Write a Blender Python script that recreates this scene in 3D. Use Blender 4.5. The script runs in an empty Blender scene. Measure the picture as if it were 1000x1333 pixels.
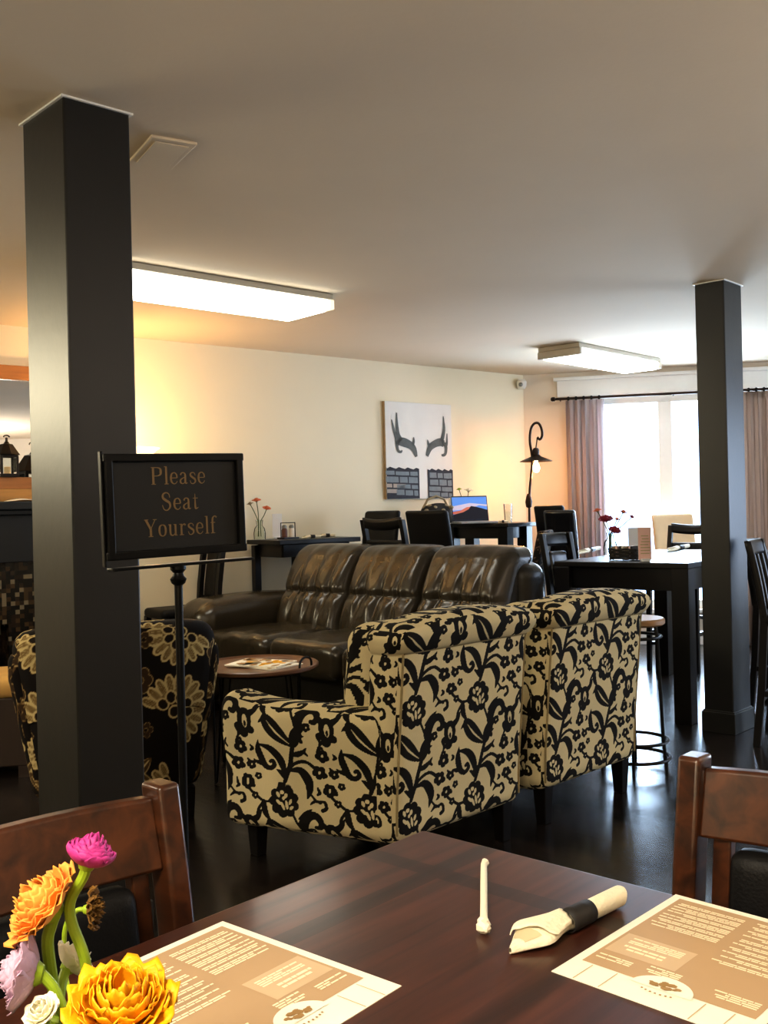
import bpy, math, random
import numpy as np
from mathutils import Vector, Matrix
R = random.Random(7)
PI = math.pi
sc = bpy.context.scene
COL = sc.collection

# ------------------------------------------------------------------ camera geometry
F, ROLL, HOR = 1300.0, math.radians(1.35), 663.0
H, CEIL = 1.25, 2.44
CA, SA = math.cos(ROLL), math.sin(ROLL)
def ray(u, v):
    du, dv = u - 500.0, v - HOR
    return (du*CA - dv*SA)/F, (du*SA + dv*CA)/F
def G(u, v, z):
    x, d = ray(u, v); D = (H - z)/d
    return Vector((x*D, D, z))
def V(u, v, D):
    x, d = ray(u, v)
    return Vector((x*D, D, H - d*D))
def ang(p, q): return math.atan2(q[1]-p[1], q[0]-p[0])
def dirv(a): return Vector((math.cos(a), math.sin(a), 0))
A1 = math.radians(48); E1 = dirv(A1); E2 = dirv(A1 + PI/2)

# ------------------------------------------------------------------ tags
def tag(o, label=None, cat=None, group=None, kind=None):
    if label: o['label'] = label
    if cat: o['category'] = cat
    if group: o['group'] = group
    if kind: o['kind'] = kind
    return o
def thing(name, label, cat, loc=(0,0,0), rz=0.0, group=None, rot=None):
    o = bpy.data.objects.new(name, None); COL.objects.link(o)
    o.empty_display_size = 0.05
    o.location = loc; o.rotation_euler = rot if rot else (0,0,rz)
    return tag(o, label, cat, group)
def copy_tree(o, parent=None, name=None):
    c = o.copy(); COL.objects.link(c)
    if parent is not None: c.parent = parent
    for ch in list(o.children): copy_tree(ch, c)
    return c
def dup(o, loc, rz, label, group=None):
    c = copy_tree(o); c.location = loc; c.rotation_euler = (0,0,rz); c['label'] = label
    if group: c['group'] = group
    return c

# ------------------------------------------------------------------ materials
MATS = {}
def new_mat(name):
    m = bpy.data.materials.new(name); m.use_nodes = True
    nt = m.node_tree; b = nt.nodes['Principled BSDF']
    MATS[name] = m
    return m, nt, b
def lin(c):
    return tuple((x/12.92 if x <= .04045 else ((x+.055)/1.055)**2.4) for x in c)
def rgb(r, g, b): return lin((r/255, g/255, b/255)) + (1,)
def mat(name, col, rough=.5, metal=0, var=.12, nscale=20, bump=0, bscale=60, spec=.5, coat=0, emit=None, es=0, stretch=None, trans=0, sheen=0):
    m, nt, b = new_mat(name); N = nt.nodes; L = nt.links
    tc = N.new('ShaderNodeTexCoord'); src = tc.outputs['Object']
    if stretch:
        mp = N.new('ShaderNodeMapping'); mp.inputs['Scale'].default_value = stretch
        L.new(src, mp.inputs[0]); src = mp.outputs[0]
    nz = N.new('ShaderNodeTexNoise'); nz.inputs['Scale'].default_value = nscale; nz.inputs['Detail'].default_value = 5
    L.new(src, nz.inputs['Vector'])
    mx = N.new('ShaderNodeMix'); mx.data_type = 'RGBA'
    c = col
    mx.inputs[6].default_value = tuple(max(0, x*(1-var)) for x in c[:3]) + (1,)
    mx.inputs[7].default_value = tuple(min(1, x*(1+var)) for x in c[:3]) + (1,)
    L.new(nz.outputs[0], mx.inputs[0]); L.new(mx.outputs[2], b.inputs['Base Color'])
    b.inputs['Roughness'].default_value = rough; b.inputs['Metallic'].default_value = metal
    b.inputs['Specular IOR Level'].default_value = spec
    b.inputs['Coat Weight'].default_value = coat; b.inputs['Coat Roughness'].default_value = .15
    b.inputs['Transmission Weight'].default_value = trans
    if sheen: b.inputs['Sheen Weight'].default_value = sheen
    if bump:
        n2 = N.new('ShaderNodeTexNoise'); n2.inputs['Scale'].default_value = bscale; n2.inputs['Detail'].default_value = 4
        L.new(src, n2.inputs['Vector'])
        bp = N.new('ShaderNodeBump'); bp.inputs['Strength'].default_value = bump; bp.inputs['Distance'].default_value = .01
        L.new(n2.outputs[0], bp.inputs['Height']); L.new(bp.outputs[0], b.inputs['Normal'])
    if emit:
        b.inputs['Emission Color'].default_value = emit; b.inputs['Emission Strength'].default_value = es
    return m
def glass_mat(name, tint=(1,1,1,1), gl=.12):
    m = bpy.data.materials.new(name); m.use_nodes = True; nt = m.node_tree; N = nt.nodes; L = nt.links
    N.remove(N['Principled BSDF'])
    out = N['Material Output']; t = N.new('ShaderNodeBsdfTransparent'); g = N.new('ShaderNodeBsdfGlossy'); mx = N.new('ShaderNodeMixShader')
    t.inputs[0].default_value = tint; g.inputs['Roughness'].default_value = .03
    lw = N.new('ShaderNodeLayerWeight'); lw.inputs[0].default_value = gl
    L.new(lw.outputs['Fresnel'], mx.inputs[0]); L.new(t.outputs[0], mx.inputs[1]); L.new(g.outputs[0], mx.inputs[2]); L.new(mx.outputs[0], out.inputs[0])
    MATS[name] = m; return m
def ramp_attr_mat(name, stops, rough=.85, bump=.25, bscale=900):
    """colour driven by the woven-pattern value stored on the mesh corners"""
    m, nt, b = new_mat(name); N = nt.nodes; L = nt.links
    at = N.new('ShaderNodeAttribute'); at.attribute_name = 'pat'
    cr = N.new('ShaderNodeValToRGB'); e = cr.color_ramp.elements
    e[0].position, e[0].color = stops[0]; e[1].position, e[1].color = stops[-1]
    for p, c in stops[1:-1]:
        k = e.new(p); k.color = c
    tc = N.new('ShaderNodeTexCoord'); nz = N.new('ShaderNodeTexNoise'); nz.inputs['Scale'].default_value = bscale
    L.new(tc.outputs['Object'], nz.inputs['Vector'])
    L.new(at.outputs['Fac'], cr.inputs[0])
    mx = N.new('ShaderNodeMix'); mx.data_type = 'RGBA'; mx.blend_type = 'MULTIPLY'; mx.inputs[0].default_value = .3
    L.new(cr.outputs[0], mx.inputs[6]); L.new(nz.outputs[0], mx.inputs[7]); L.new(mx.outputs[2], b.inputs['Base Color'])
    bp = N.new('ShaderNodeBump'); bp.inputs['Strength'].default_value = bump; bp.inputs['Distance'].default_value = .002
    L.new(nz.outputs[0], bp.inputs['Height']); L.new(bp.outputs[0], b.inputs['Normal'])
    b.inputs['Roughness'].default_value = rough; b.inputs['Specular IOR Level'].default_value = .2
    return m
def wood(name, c1, c2, rough=.3, stretch=(1,14,14), nscale=3, coat=.3, bands=None, bandcol=None, bump=.05, spec=.5):
    m, nt, b = new_mat(name); N = nt.nodes; L = nt.links
    tc = N.new('ShaderNodeTexCoord'); mp = N.new('ShaderNodeMapping'); mp.inputs['Scale'].default_value = stretch
    L.new(tc.outputs['Object'], mp.inputs[0])
    nz = N.new('ShaderNodeTexNoise'); nz.inputs['Scale'].default_value = nscale; nz.inputs['Detail'].default_value = 7; nz.inputs['Distortion'].default_value = .6
    L.new(mp.outputs[0], nz.inputs['Vector'])
    cr = N.new('ShaderNodeValToRGB'); e = cr.color_ramp.elements
    e[0].position, e[0].color = .32, c1; e[1].position, e[1].color = .7, c2
    L.new(nz.outputs[0], cr.inputs[0]); out = cr.outputs[0]
    if bands:
        sx = N.new('ShaderNodeSeparateXYZ'); L.new(tc.outputs['Object'], sx.inputs[0]); acc = None
        for ax, ctr, hw in bands:
            k = N.new('ShaderNodeMath'); k.operation = 'COMPARE'; k.inputs[1].default_value = ctr; k.inputs[2].default_value = hw
            L.new(sx.outputs[ax], k.inputs[0])
            if acc is None: acc = k.outputs[0]
            else:
                a = N.new('ShaderNodeMath'); a.operation = 'MAXIMUM'; L.new(acc, a.inputs[0]); L.new(k.outputs[0], a.inputs[1]); acc = a.outputs[0]
        mx = N.new('ShaderNodeMix'); mx.data_type = 'RGBA'; mx.blend_type = 'MULTIPLY'
        mx.inputs[7].default_value = bandcol; L.new(acc, mx.inputs[0]); L.new(out, mx.inputs[6]); out = mx.outputs[2]
    L.new(out, b.inputs['Base Color'])
    b.inputs['Roughness'].default_value = rough; b.inputs['Coat Weight'].default_value = coat; b.inputs['Coat Roughness'].default_value = .12
    b.inputs['Specular IOR Level'].default_value = spec
    bp = N.new('ShaderNodeBump'); bp.inputs['Strength'].default_value = bump; bp.inputs['Distance'].default_value = .003
    L.new(nz.outputs[0], bp.inputs['Height']); L.new(bp.outputs[0], b.inputs['Normal'])
    return m

# ------------------------------------------------------------------ mesh builder
def link_mesh(name, me, m, parent=None, loc=None, rz=0):
    o = bpy.data.objects.new(name, me); COL.objects.link(o)
    if m: me.materials.append(MATS[m] if isinstance(m, str) else m)
    if parent is not None: o.parent = parent
    if loc is not None: o.location = loc
    if rz: o.rotation_euler = (0,0,rz)
    return o
class MB:
    def __init__(s): s.v = []; s.f = []
    def add(s, vs, fs, M=None):
        n = len(s.v)
        s.v += [tuple(M @ Vector(p)) if M is not None else tuple(p) for p in vs]
        s.f += [tuple(i+n for i in f) for f in fs]; return s
    def box(s, c, d, rz=0, M=None, taper=1.0):
        x, y, z = d[0]/2, d[1]/2, d[2]/2
        vs = [(-x*taper,-y*taper,-z),(x*taper,-y*taper,-z),(x*taper,y*taper,-z),(-x*taper,y*taper,-z),(-x,-y,z),(x,-y,z),(x,y,z),(-x,y,z)]
        T = Matrix.Translation(c) @ Matrix.Rotation(rz, 4, 'Z')
        if M is not None: T = M @ T
        return s.add(vs, [(0,3,2,1),(4,5,6,7),(0,1,5,4),(1,2,6,5),(2,3,7,6),(3,0,4,7)], T)
    def beam(s, p, q, w, t, up=(0,0,1), w2=None, t2=None):
        p, q = Vector(p), Vector(q); d = (q-p).normalized(); u = Vector(up)
        sx = d.cross(u); sx = sx.normalized() if sx.length > 1e-4 else Vector((1,0,0)); sy = sx.cross(d).normalized()
        w2 = w2 or w; t2 = t2 or t
        vs = []
        for P, a, b in ((p, w, t), (q, w2, t2)):
            vs += [P - sx*a/2 - sy*b/2, P + sx*a/2 - sy*b/2, P + sx*a/2 + sy*b/2, P - sx*a/2 + sy*b/2]
        return s.add(vs, [(0,3,2,1),(4,5,6,7),(0,1,5,4),(1,2,6,5),(2,3,7,6),(3,0,4,7)])
    def tube(s, pts, r, n=10, closed=False):
        pts = [Vector(p) for p in pts]; k = len(pts); rs = r if isinstance(r, (list, tuple)) else [r]*k
        vs, fs = [], []; up = None
        for i, p in enumerate(pts):
            a = pts[(i-1) % k] if (closed or i > 0) else p; b = pts[(i+1) % k] if (closed or i < k-1) else p
            d = (b-a).normalized()
            if up is None: up = Vector((0,0,1)) if abs(d.z) < .9 else Vector((1,0,0))
            sx = d.cross(up); sx = sx.normalized() if sx.length > 1e-5 else d.orthogonal().normalized(); sy = sx.cross(d).normalized(); up = sy
            for j in range(n):
                t = 2*PI*j/n; vs.append(p + (sx*math.cos(t) + sy*math.sin(t))*rs[i])
        for i in range(k if closed else k-1):
            for j in range(n):
                a, b = i*n + j, i*n + (j+1) % n; c, d2 = ((i+1) % k)*n + (j+1) % n, ((i+1) % k)*n + j
                fs.append((a, b, c, d2))
        if not closed: fs += [tuple(range(n))[::-1], tuple(range((k-1)*n, k*n))]
        return s.add(vs, fs)
    def lathe(s, prof, n=28, c=(0,0,0), M=None):
        vs, fs = [], []
        for r, z in prof:
            for j in range(n):
                t = 2*PI*j/n; vs.append((c[0]+max(r,1e-4)*math.cos(t), c[1]+max(r,1e-4)*math.sin(t), c[2]+z))
        for i in range(len(prof)-1):
            for j in range(n):
                fs.append((i*n+j, i*n+(j+1) % n, (i+1)*n+(j+1) % n, (i+1)*n+j))
        return s.add(vs, fs, M)
    def grid(s, fn, nu, nv, M=None, closeu=False):
        vs = [fn(i/nu, j/nv) for j in range(nv+1) for i in range(nu+1)]
        fs = [(j*(nu+1)+i, j*(nu+1)+i+1, (j+1)*(nu+1)+i+1, (j+1)*(nu+1)+i) for j in range(nv) for i in range(nu)]
        return s.add(vs, fs, M)
    def sphere(s, c, r, nu=16, nv=10):
        r = r if isinstance(r, (tuple, list)) else (r, r, r)
        return s.grid(lambda u, v: (c[0]+r[0]*math.cos(2*PI*u)*math.sin(PI*v), c[1]+r[1]*math.sin(2*PI*u)*math.sin(PI*v), c[2]-r[2]*math.cos(PI*v)), nu, nv)
    def prism(s, poly, h, M=None):
        n = len(poly); vs = [(x, y, 0) for x, y in poly] + [(x, y, h) for x, y in poly]
        fs = [tuple(range(n))[::-1], tuple(range(n, 2*n))] + [(i, (i+1) % n, n+(i+1) % n, n+i) for i in range(n)]
        return s.add(vs, fs, M)
    def loft(s, P, w, t):
        vs = [(x+a*w/2, y+b*t/2, z) for x, y, z in P for a, b in ((-1,-1),(1,-1),(1,1),(-1,1))]; n = len(P)
        return s.add(vs, [(4*i+k, 4*i+(k+1) % 4, 4*i+4+(k+1) % 4, 4*i+4+k) for i in range(n-1) for k in range(4)] + [(3,2,1,0), (4*n-4,4*n-3,4*n-2,4*n-1)])
    def ribbon(s, pts, ws, M=None, z=0, sub=4):
        P = smooth_path([(p[0], p[1], w) for p, w in zip(pts, ws)], sub) if sub > 1 and len(pts) > 2 else [(p[0], p[1], w) for p, w in zip(pts, ws)]
        vs = []
        for i, (x, y, w) in enumerate(P):
            a = P[max(i-1, 0)]; b = P[min(i+1, len(P)-1)]; dx, dy = b[0]-a[0], b[1]-a[1]; l = math.hypot(dx, dy) or 1
            vs += [(x - dy/l*w/2, y + dx/l*w/2, z), (x + dy/l*w/2, y - dx/l*w/2, z)]
        return s.add(vs, [(2*i, 2*i+1, 2*i+3, 2*i+2) for i in range(len(P)-1)], M)
    def build(s, name, m, parent=None, smooth=35, bevel=0, sub=0, loc=None, rz=0, solid=0, seg=2):
        me = bpy.data.meshes.new(name); me.from_pydata([tuple(p) for p in s.v], [], s.f); me.update()
        o = link_mesh(name, me, m, parent, loc, rz)
        import bmesh
        bm = bmesh.new(); bm.from_mesh(me); bmesh.ops.remove_doubles(bm, verts=bm.verts, dist=1e-5); bmesh.ops.recalc_face_normals(bm, faces=bm.faces); bm.to_mesh(me); bm.free()
        if smooth:
            me.polygons.foreach_set('use_smooth', [True]*len(me.polygons)); me.set_sharp_from_angle(angle=math.radians(smooth))
        if solid:
            k = o.modifiers.new('Solid', 'SOLIDIFY'); k.thickness = solid; k.offset = 0
        if bevel:
            k = o.modifiers.new('Bevel', 'BEVEL'); k.width = bevel; k.segments = seg; k.limit_method = 'ANGLE'; k.angle_limit = math.radians(40)
        if sub:
            k = o.modifiers.new('Sub', 'SUBSURF'); k.levels = sub; k.render_levels = sub
        return o
def smooth_path(P, sub=6):
    P = [np.array(p, float) for p in P]; out = []
    for i in range(len(P)-1):
        p0, p1, p2, p3 = P[max(i-1,0)], P[i], P[i+1], P[min(i+2, len(P)-1)]
        for k in range(sub):
            t = k/sub
            out.append(.5*((2*p1) + (-p0+p2)*t + (2*p0-5*p1+4*p2-p3)*t*t + (-p0+3*p1-3*p2+p3)*t**3))
    out.append(P[-1]); return [tuple(map(float, p)) for p in out]

def np_mesh(name, verts, quads, m, parent=None, pat=None, smooth=True, loc=None, rz=0):
    """numpy quads -> welded mesh; pat is one value per (quad, corner)"""
    key = np.round(verts*1e5).astype(np.int64)
    _, first, inv = np.unique(key, axis=0, return_index=True, return_inverse=True)
    inv = inv.reshape(-1); v = verts[first]; q = inv[quads]
    me = bpy.data.meshes.new(name); n = len(q)
    me.vertices.add(len(v)); me.vertices.foreach_set('co', v.astype(np.float32).ravel())
    me.loops.add(4*n); me.loops.foreach_set('vertex_index', q.astype(np.int32).ravel())
    me.polygons.add(n); me.polygons.foreach_set('loop_start', np.arange(0, 4*n, 4, dtype=np.int32))
    me.polygons.foreach_set('use_smooth', np.ones(n, bool))
    me.update(calc_edges=True); me.validate()
    if pat is not None:
        ca = me.color_attributes.new('pat', 'FLOAT_COLOR', 'CORNER')
        c = np.ones((4*n, 4), np.float32); c[:, :3] = pat.reshape(-1, 1); ca.data.foreach_set('color', c.ravel())
    return link_mesh(name, me, m, parent, loc, rz)
def rbox(name, size, r, step, m, parent=None, center=(0,0,0), deform=None, pat=None, faces=None, fine=None, puv=(0,0), loc=None):
    """box with rounded edges; pat(u,v)->value woven over each face; deform moves the finished vertices"""
    s = np.array(size, float); Vs, Qs, Ps = [], [], []; off = 0
    for k in range(3):
        i, j = [a for a in range(3) if a != k]
        for sg in (-1, 1):
            st = step
            if fine and (k, sg) not in fine: st = max(step, .02)
            # shared edge spacing must match: weld only exact points, so coarse faces just butt against fine ones
            a = np.linspace(-s[i]/2, s[i]/2, max(2, int(s[i]/st))+1); b = np.linspace(-s[j]/2, s[j]/2, max(2, int(s[j]/st))+1)
            AA, BB = np.meshgrid(a, b, indexing='ij'); P = np.zeros(AA.shape + (3,))
            P[..., i] = AA; P[..., j] = BB; P[..., k] = sg*s[k]/2
            lim = np.maximum(s/2 - r, 0); Q = np.clip(P, -lim, lim); d = P - Q; P2 = Q + d/np.linalg.norm(d, axis=-1, keepdims=True)*np.minimum(r, (s/2).min())
            uv_u, uv_v = (AA, BB) if k != 2 else (AA, BB)
            if k != 2: uv_u = AA*(sg if k == 0 else -sg)
            na, nb = AA.shape; idx = np.arange(na*nb).reshape(na, nb) + off
            q = np.stack([idx[:-1,:-1], idx[1:,:-1], idx[1:,1:], idx[:-1,1:]], -1).reshape(-1, 4)
            flip = (sg < 0) if k != 1 else (sg > 0)
            if flip: q = q[:, ::-1]
            Vs.append(P2.reshape(-1, 3) + np.array(center)); Qs.append(q); off += na*nb
            if pat is not None: Ps.append(pat(uv_u + puv[0] + .13*k, uv_v + puv[1] + center[2]*(k != 2)).reshape(-1))
    Vv = np.concatenate(Vs); Qq = np.concatenate(Qs)
    pv = np.concatenate(Ps)[Qq] if pat is not None else None
    if deform is not None: Vv = deform(Vv)
    return np_mesh(name, Vv, Qq, m, parent, pv, loc=loc)

# ------------------------------------------------------------------ woven patterns, drawn as values on a repeating tile
class Tile:
    def __init__(s, w, h, ox=0, oy=0): s.w, s.h = w, h; s.a = np.zeros((h, w), np.float32)
    def _put(s, x0, y0, x1, y1, fn, val):
        X = np.arange(int(x0)-2, int(x1)+3); Y = np.arange(int(y0)-2, int(y1)+3)
        XX, YY = np.meshgrid(X, Y); mk = fn(XX.astype(float), YY.astype(float))
        yy, xx = np.nonzero(mk); s.a[YY[yy, xx] % s.h, XX[yy, xx] % s.w] = val
    def disk(s, x, y, r, val=1): s._put(x-r, y-r, x+r, y+r, lambda X, Y: (X-x)**2 + (Y-y)**2 <= r*r, val)
    def ell(s, x, y, a, b, deg=0, val=1):
        c, n = math.cos(math.radians(deg)), math.sin(math.radians(deg)); r = max(a, b)
        s._put(x-r, y-r, x+r, y+r, lambda X, Y: (((X-x)*c + (Y-y)*n)/a)**2 + ((-(X-x)*n + (Y-y)*c)/b)**2 <= 1, val)
    def stroke(s, pts, val=1, sub=10):
        for x, y, r in smooth_path(pts, sub): s.disk(x, y, max(r, .5), val)
    def leaf(s, p, q, w, bend=0, val=1, rib=None):
        dx, dy = q[0]-p[0], q[1]-p[1]; n = 26
        pts = []
        for i in range(n+1):
            t = i/n; b = bend*math.sin(PI*t); pts.append((p[0]+dx*t - dy*b, p[1]+dy*t + dx*b, w*math.sin(PI*min(1, t**.75))**.8 + .6))
        for x, y, r in pts: s.disk(x, y, r, val)
        if rib is not None:
            for x, y, r in smooth_path([pts[4] [:2] + (1.5,), pts[13][:2] + (4.5,), pts[23][:2] + (2,)], 14): s.disk(x, y, r, rib)
    def done(s, blur=1):
        a = s.a.copy()
        for _ in range(blur): a = (a*2 + np.roll(a,1,0) + np.roll(a,-1,0) + np.roll(a,1,1) + np.roll(a,-1,1))/6
        s.b = a; return s
    def sampler(s, wm, hm=None):
        k = s.w/wm; k2 = s.h/hm if hm else k
        def f(u, v):
            x = (u*k) % s.w; y = (-v*k2) % s.h
            x0 = np.floor(x).astype(int); y0 = np.floor(y).astype(int); fx, fy = x-x0, y-y0
            x0 %= s.w; y0 %= s.h; x1 = (x0+1) % s.w; y1 = (y0+1) % s.h; b = s.b
            return (b[y0,x0]*(1-fx)*(1-fy) + b[y0,x1]*fx*(1-fy) + b[y1,x0]*(1-fx)*fy + b[y1,x1]*fx*fy)
        return f
def damask():
    T = Tile(335, 425)
    def five(x, y, r):
        for k in range(5): T.disk(x + .6*r*math.cos(k*1.2566+.4), y + .6*r*math.sin(k*1.2566+.4), .48*r)
        T.disk(x, y, .5*r); T.ell(x+.05*r, y, .2*r, .26*r, 20, 0)
    # stems and scrolls
    T.stroke([(345,285,9),(330,340,9),(316,395,9),(298,450,8)])
    T.stroke([(330,575,5),(360,640,6),(378,700,8)])
    T.stroke([(200,288,2),(196,335,14),(212,385,13),(236,402,10),(256,388,9),(250,370,8),(240,374,7)])
    T.stroke([(203,305,4),(245,318,14),(275,350,17),(292,390,13),(304,430,6)])
    T.stroke([(312,398,5),(345,368,7),(385,358,7),(420,380,7)])
    T.stroke([(318,402,5),(360,396,14),(388,425,19),(398,460,14),(388,498,3)])
    T.stroke([(244,525,5),(208,527,6),(178,508,6),(152,486,6),(146,466,7),(160,458,7),(168,468,7)])
    T.stroke([(206,530,5),(186,562,6),(180,592,6)])
    T.leaf((212,530),(238,608),12, .15)
    T.stroke([(378,672,6),(366,620,20),(388,575,18),(420,566,15),(440,590,12),(434,615,10),(420,614,9)])
    T.stroke([(352,585,3),(380,560,9),(405,540,2)])
    # leaf fan
    T.leaf((226,180),(345,300),31, .06, rib=0)
    for q, w, b in (((392,250),13,-.15),): T.leaf((338,290), q, w, b)
    T.leaf((345,300),(372,262),9)
    # bell flower
    T.ell(146,212,30,46,-6); T.stroke([(128,190,13),(112,172,9),(98,164,3)]); T.stroke([(164,186,14),(184,168,10),(196,142,3)])
    for x, y, r in ((118,244,15),(143,266,19),(172,250,16)): T.disk(x, y, r)
    T.ell(148,218,11,26,-6, 0); T.ell(149,228,5,12,-6, 1)
    T.leaf((338,288),(412,196),19,-.12); T.leaf((330,335),(392,305),11,.1); T.leaf((300,440),(262,402),9,.1); T.leaf((215,385),(168,372),8,-.1)
    five(66,214,17); five(452,300,15); T.stroke([(445,255,3),(456,268,7),(450,284,4)]); T.stroke([(60,300,3),(50,316,7),(62,330,4)]); T.stroke([(400,520,3),(420,505,7),(440,512,4)])
    T.stroke([(395,470,4),(425,505,5),(455,505,6),(462,530,7),(448,540,8)]); T.leaf((255,610),(205,640),9,.1)
    # peony
    for k in range(9): T.ell(292+42*math.cos(k*.698+.3), 520+48*math.sin(k*.698+.3), 20, 20)
    T.ell(292,520,42,50)
    for x, y, a, b, g in ((268,494,7,13,-20),(284,484,9,9,0),(300,496,7,11,15),(270,526,7,15,-45),(287,540,6,19,-22),(303,534,6,20,-8),(318,520,6,13,20),(322,544,6,12,40),(290,508,6,8,0)): T.ell(x, y, a, b, g, 0)
    for x, y, r in ((120,325,27),(437,395,27),(476,460,24),(160,396,19),(188,440,15),(508,507,15)): five(x, y, r)
    for x, y in ((478,384),(430,470),(120,405),(164,325)): T.stroke([(x,y-12,3),(x+8,y,7),(x-2,y+9,4)])
    return T.done(1).sampler(.335, .36)
def shells():
    T = Tile(400, 520)
    def fan(cx, cy, Rr, a0, a1, n):
        for k in range(n):
            a = a0 + (a1-a0)*(k+.5)/n; c, s_ = math.cos(a), math.sin(a)
            T.ell(cx+Rr*.72*c, cy+Rr*.72*s_, Rr*.34, Rr*.115, math.degrees(a), .5)
        for k in range(n):
            a = a0 + (a1-a0)*(k+.5)/n; da = (a1-a0)/n
            pts = []
            for j in range(13):
                t = j/12; ph = PI*(t-.5); rr = Rr*(.62 + .42*math.cos(ph)); aa = a + da*.5*math.sin(ph)
                pts.append((cx+rr*math.cos(aa), cy+rr*math.sin(aa), 3.4))
            T.stroke(pts, 1, 4)
            for q in (-.22, 0, .22):
                T.stroke([(cx+Rr*.5*math.cos(a+da*q), cy+Rr*.5*math.sin(a+da*q), 1.6), (cx+Rr*.92*math.cos(a+da*q), cy+Rr*.92*math.sin(a+da*q), 1.4)], .8, 12)
        m = max(3, n//2)
        for k in range(m):
            a = a0 + (a1-a0)*(k+.5)/m
            T.ell(cx+Rr*.42*math.cos(a), cy+Rr*.42*math.sin(a), Rr*.2, Rr*.17, math.degrees(a), 1); T.ell(cx+Rr*.42*math.cos(a), cy+Rr*.42*math.sin(a), Rr*.145, Rr*.12, math.degrees(a), .12)
        T.ell(cx, cy, Rr*.2, Rr*.2, 0, 1); T.ell(cx, cy, Rr*.14, Rr*.14, 0, .12)
    def outl(x, y, a, b, g, n=6):
        for k in range(n):
            t = 2*PI*k/n; T.ell(x+a*.6*math.cos(t), y+b*.6*math.sin(t), a*.46, b*.46, g, .8)
        for k in range(n):
            t = 2*PI*k/n; T.ell(x+a*.6*math.cos(t), y+b*.6*math.sin(t), a*.38, b*.38, g, .3)
        T.ell(x, y, a*.5, b*.5, g, .3); T.ell(x, y, a*.3, b*.3, g, .7); T.ell(x, y, a*.22, b*.22, g, .1)
    T.stroke([(60,520,7),(110,440,8),(150,330,9),(135,210,8),(180,100,7),(150,0,7)], .4)
    for p, q in (((140,330),(220,280)),((125,400),(40,360)),((150,130),(70,90)),((160,330),(230,360)),((330,40),(390,80)),((290,430),(220,470))):
        T.leaf(p, q, 24, .1, .8); T.leaf(p, q, 19, .1, .35, rib=.9)
    fan(300, 140, 120, -2.9, 1.2, 13); fan(110, 270, 60, 2.2, 6.0, 8); fan(310, 400, 105, .2, 4.4, 12)
    outl(60, 460, 52, 46, 0); outl(180, 30, 40, 44, 20); outl(60, 130, 34, 30, 0, 5); outl(200, 190, 26, 26, 0, 5); outl(190, 420, 30, 28, 0, 5)
    return T.done(1).sampler(.50)
DAMASK = damask(); SHELLS = shells()
def spots():
    T = Tile(200, 200); r = random.Random(3)
    for _ in range(34):
        x, y, a = r.random()*200, r.random()*200, 6+r.random()*8
        T.ell(x, y, a, a*(.5+.5*r.random()), r.random()*180, 1); T.ell(x+2, y, a*.5, a*.3, 30, .3)
    return T.done(1).sampler(.12)
SPOTS = spots()

# ------------------------------------------------------------------ material library
mat('wall_paint', rgb(232,222,196), .9, var=.03, nscale=3, bump=.03, bscale=120)
mat('window_wall_paint', rgb(222,212,196), .9, var=.03, nscale=3, bump=.03, bscale=120)
mat('ceiling_paint', rgb(226,210,186), .95, var=.04, nscale=2.2, bump=.06, bscale=40)
mat('white_trim', rgb(232,232,228), .5, var=.03)
mat('post_paint', rgb(21,20,18), .4, var=.18, nscale=6, bump=.05, bscale=25, spec=.6)
mat('post_trim', rgb(32,32,29), .4, var=.15)
mat('black_wood', rgb(16,13,12), .35, var=.2, nscale=12, spec=.35)
mat('black_leather', rgb(15,14,14), .5, var=.15, bump=.1, bscale=220, spec=.25)
mat('shiny_leather', rgb(18,18,22), .25, var=.15, bump=.08, bscale=220, spec=.6)
mat('black_metal', rgb(16,15,14), .38, metal=.6, var=.1)
mat('bronze', rgb(46,32,24), .4, metal=.7, var=.2)
mat('dark_leg', rgb(14,10,8), .65, var=.2, spec=.15)
mat('sign_black', rgb(15,14,13), .55, var=.1)
mat('sign_letters', rgb(122,98,62), .6, var=.12, nscale=60)
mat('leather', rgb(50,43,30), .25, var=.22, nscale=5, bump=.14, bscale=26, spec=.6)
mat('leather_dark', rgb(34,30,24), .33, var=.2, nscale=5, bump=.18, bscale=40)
mat('white_paper', rgb(242,238,224), .8, var=.02)
mat('menu_tan', rgb(186,158,124), .7, var=.04)
mat('menu_tan_light', rgb(206,182,150), .7, var=.04)
mat('menu_text', rgb(246,232,202), .7, var=.05)
mat('menu_ink', rgb(164,132,84), .7, var=.15)
mat('menu_rule', rgb(196,176,138), .7, var=.05)
mat('napkin', rgb(240,232,208), .9, var=.05, nscale=30, bump=.3, bscale=160)
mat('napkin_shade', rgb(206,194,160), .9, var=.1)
mat('napkin_band', rgb(34,31,29), .6, var=.1)
mat('straw_paper', rgb(246,240,218), .75, var=.04, bump=.2, bscale=300)
mat('stem', rgb(150,176,40), .5, var=.2, nscale=30)
mat('stem_dull', rgb(84,96,50), .6, var=.2)
mat('petal_pink', rgb(186,56,138), .6, var=.28, nscale=40, bump=.15, bscale=90)
mat('petal_orange', rgb(240,158,70), .6, var=.3, nscale=26, bump=.15, bscale=90)
mat('petal_yellow', rgb(250,176,8), .55, var=.25, nscale=26, bump=.15, bscale=90)
mat('petal_lavender', rgb(192,160,184), .6, var=.25, nscale=40, bump=.15, bscale=90)
mat('petal_white', rgb(244,238,214), .6, var=.1, nscale=40)
mat('petal_peach', rgb(216,128,88), .6, var=.2, nscale=60)
mat('petal_red', rgb(158,44,66), .6, var=.2, nscale=60)
mat('petal_dry', rgb(116,82,26), .8, var=.4, nscale=50)
mat('light_oak', rgb(160,124,84), .45, var=.2, nscale=6, stretch=(1,8,8))
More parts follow.
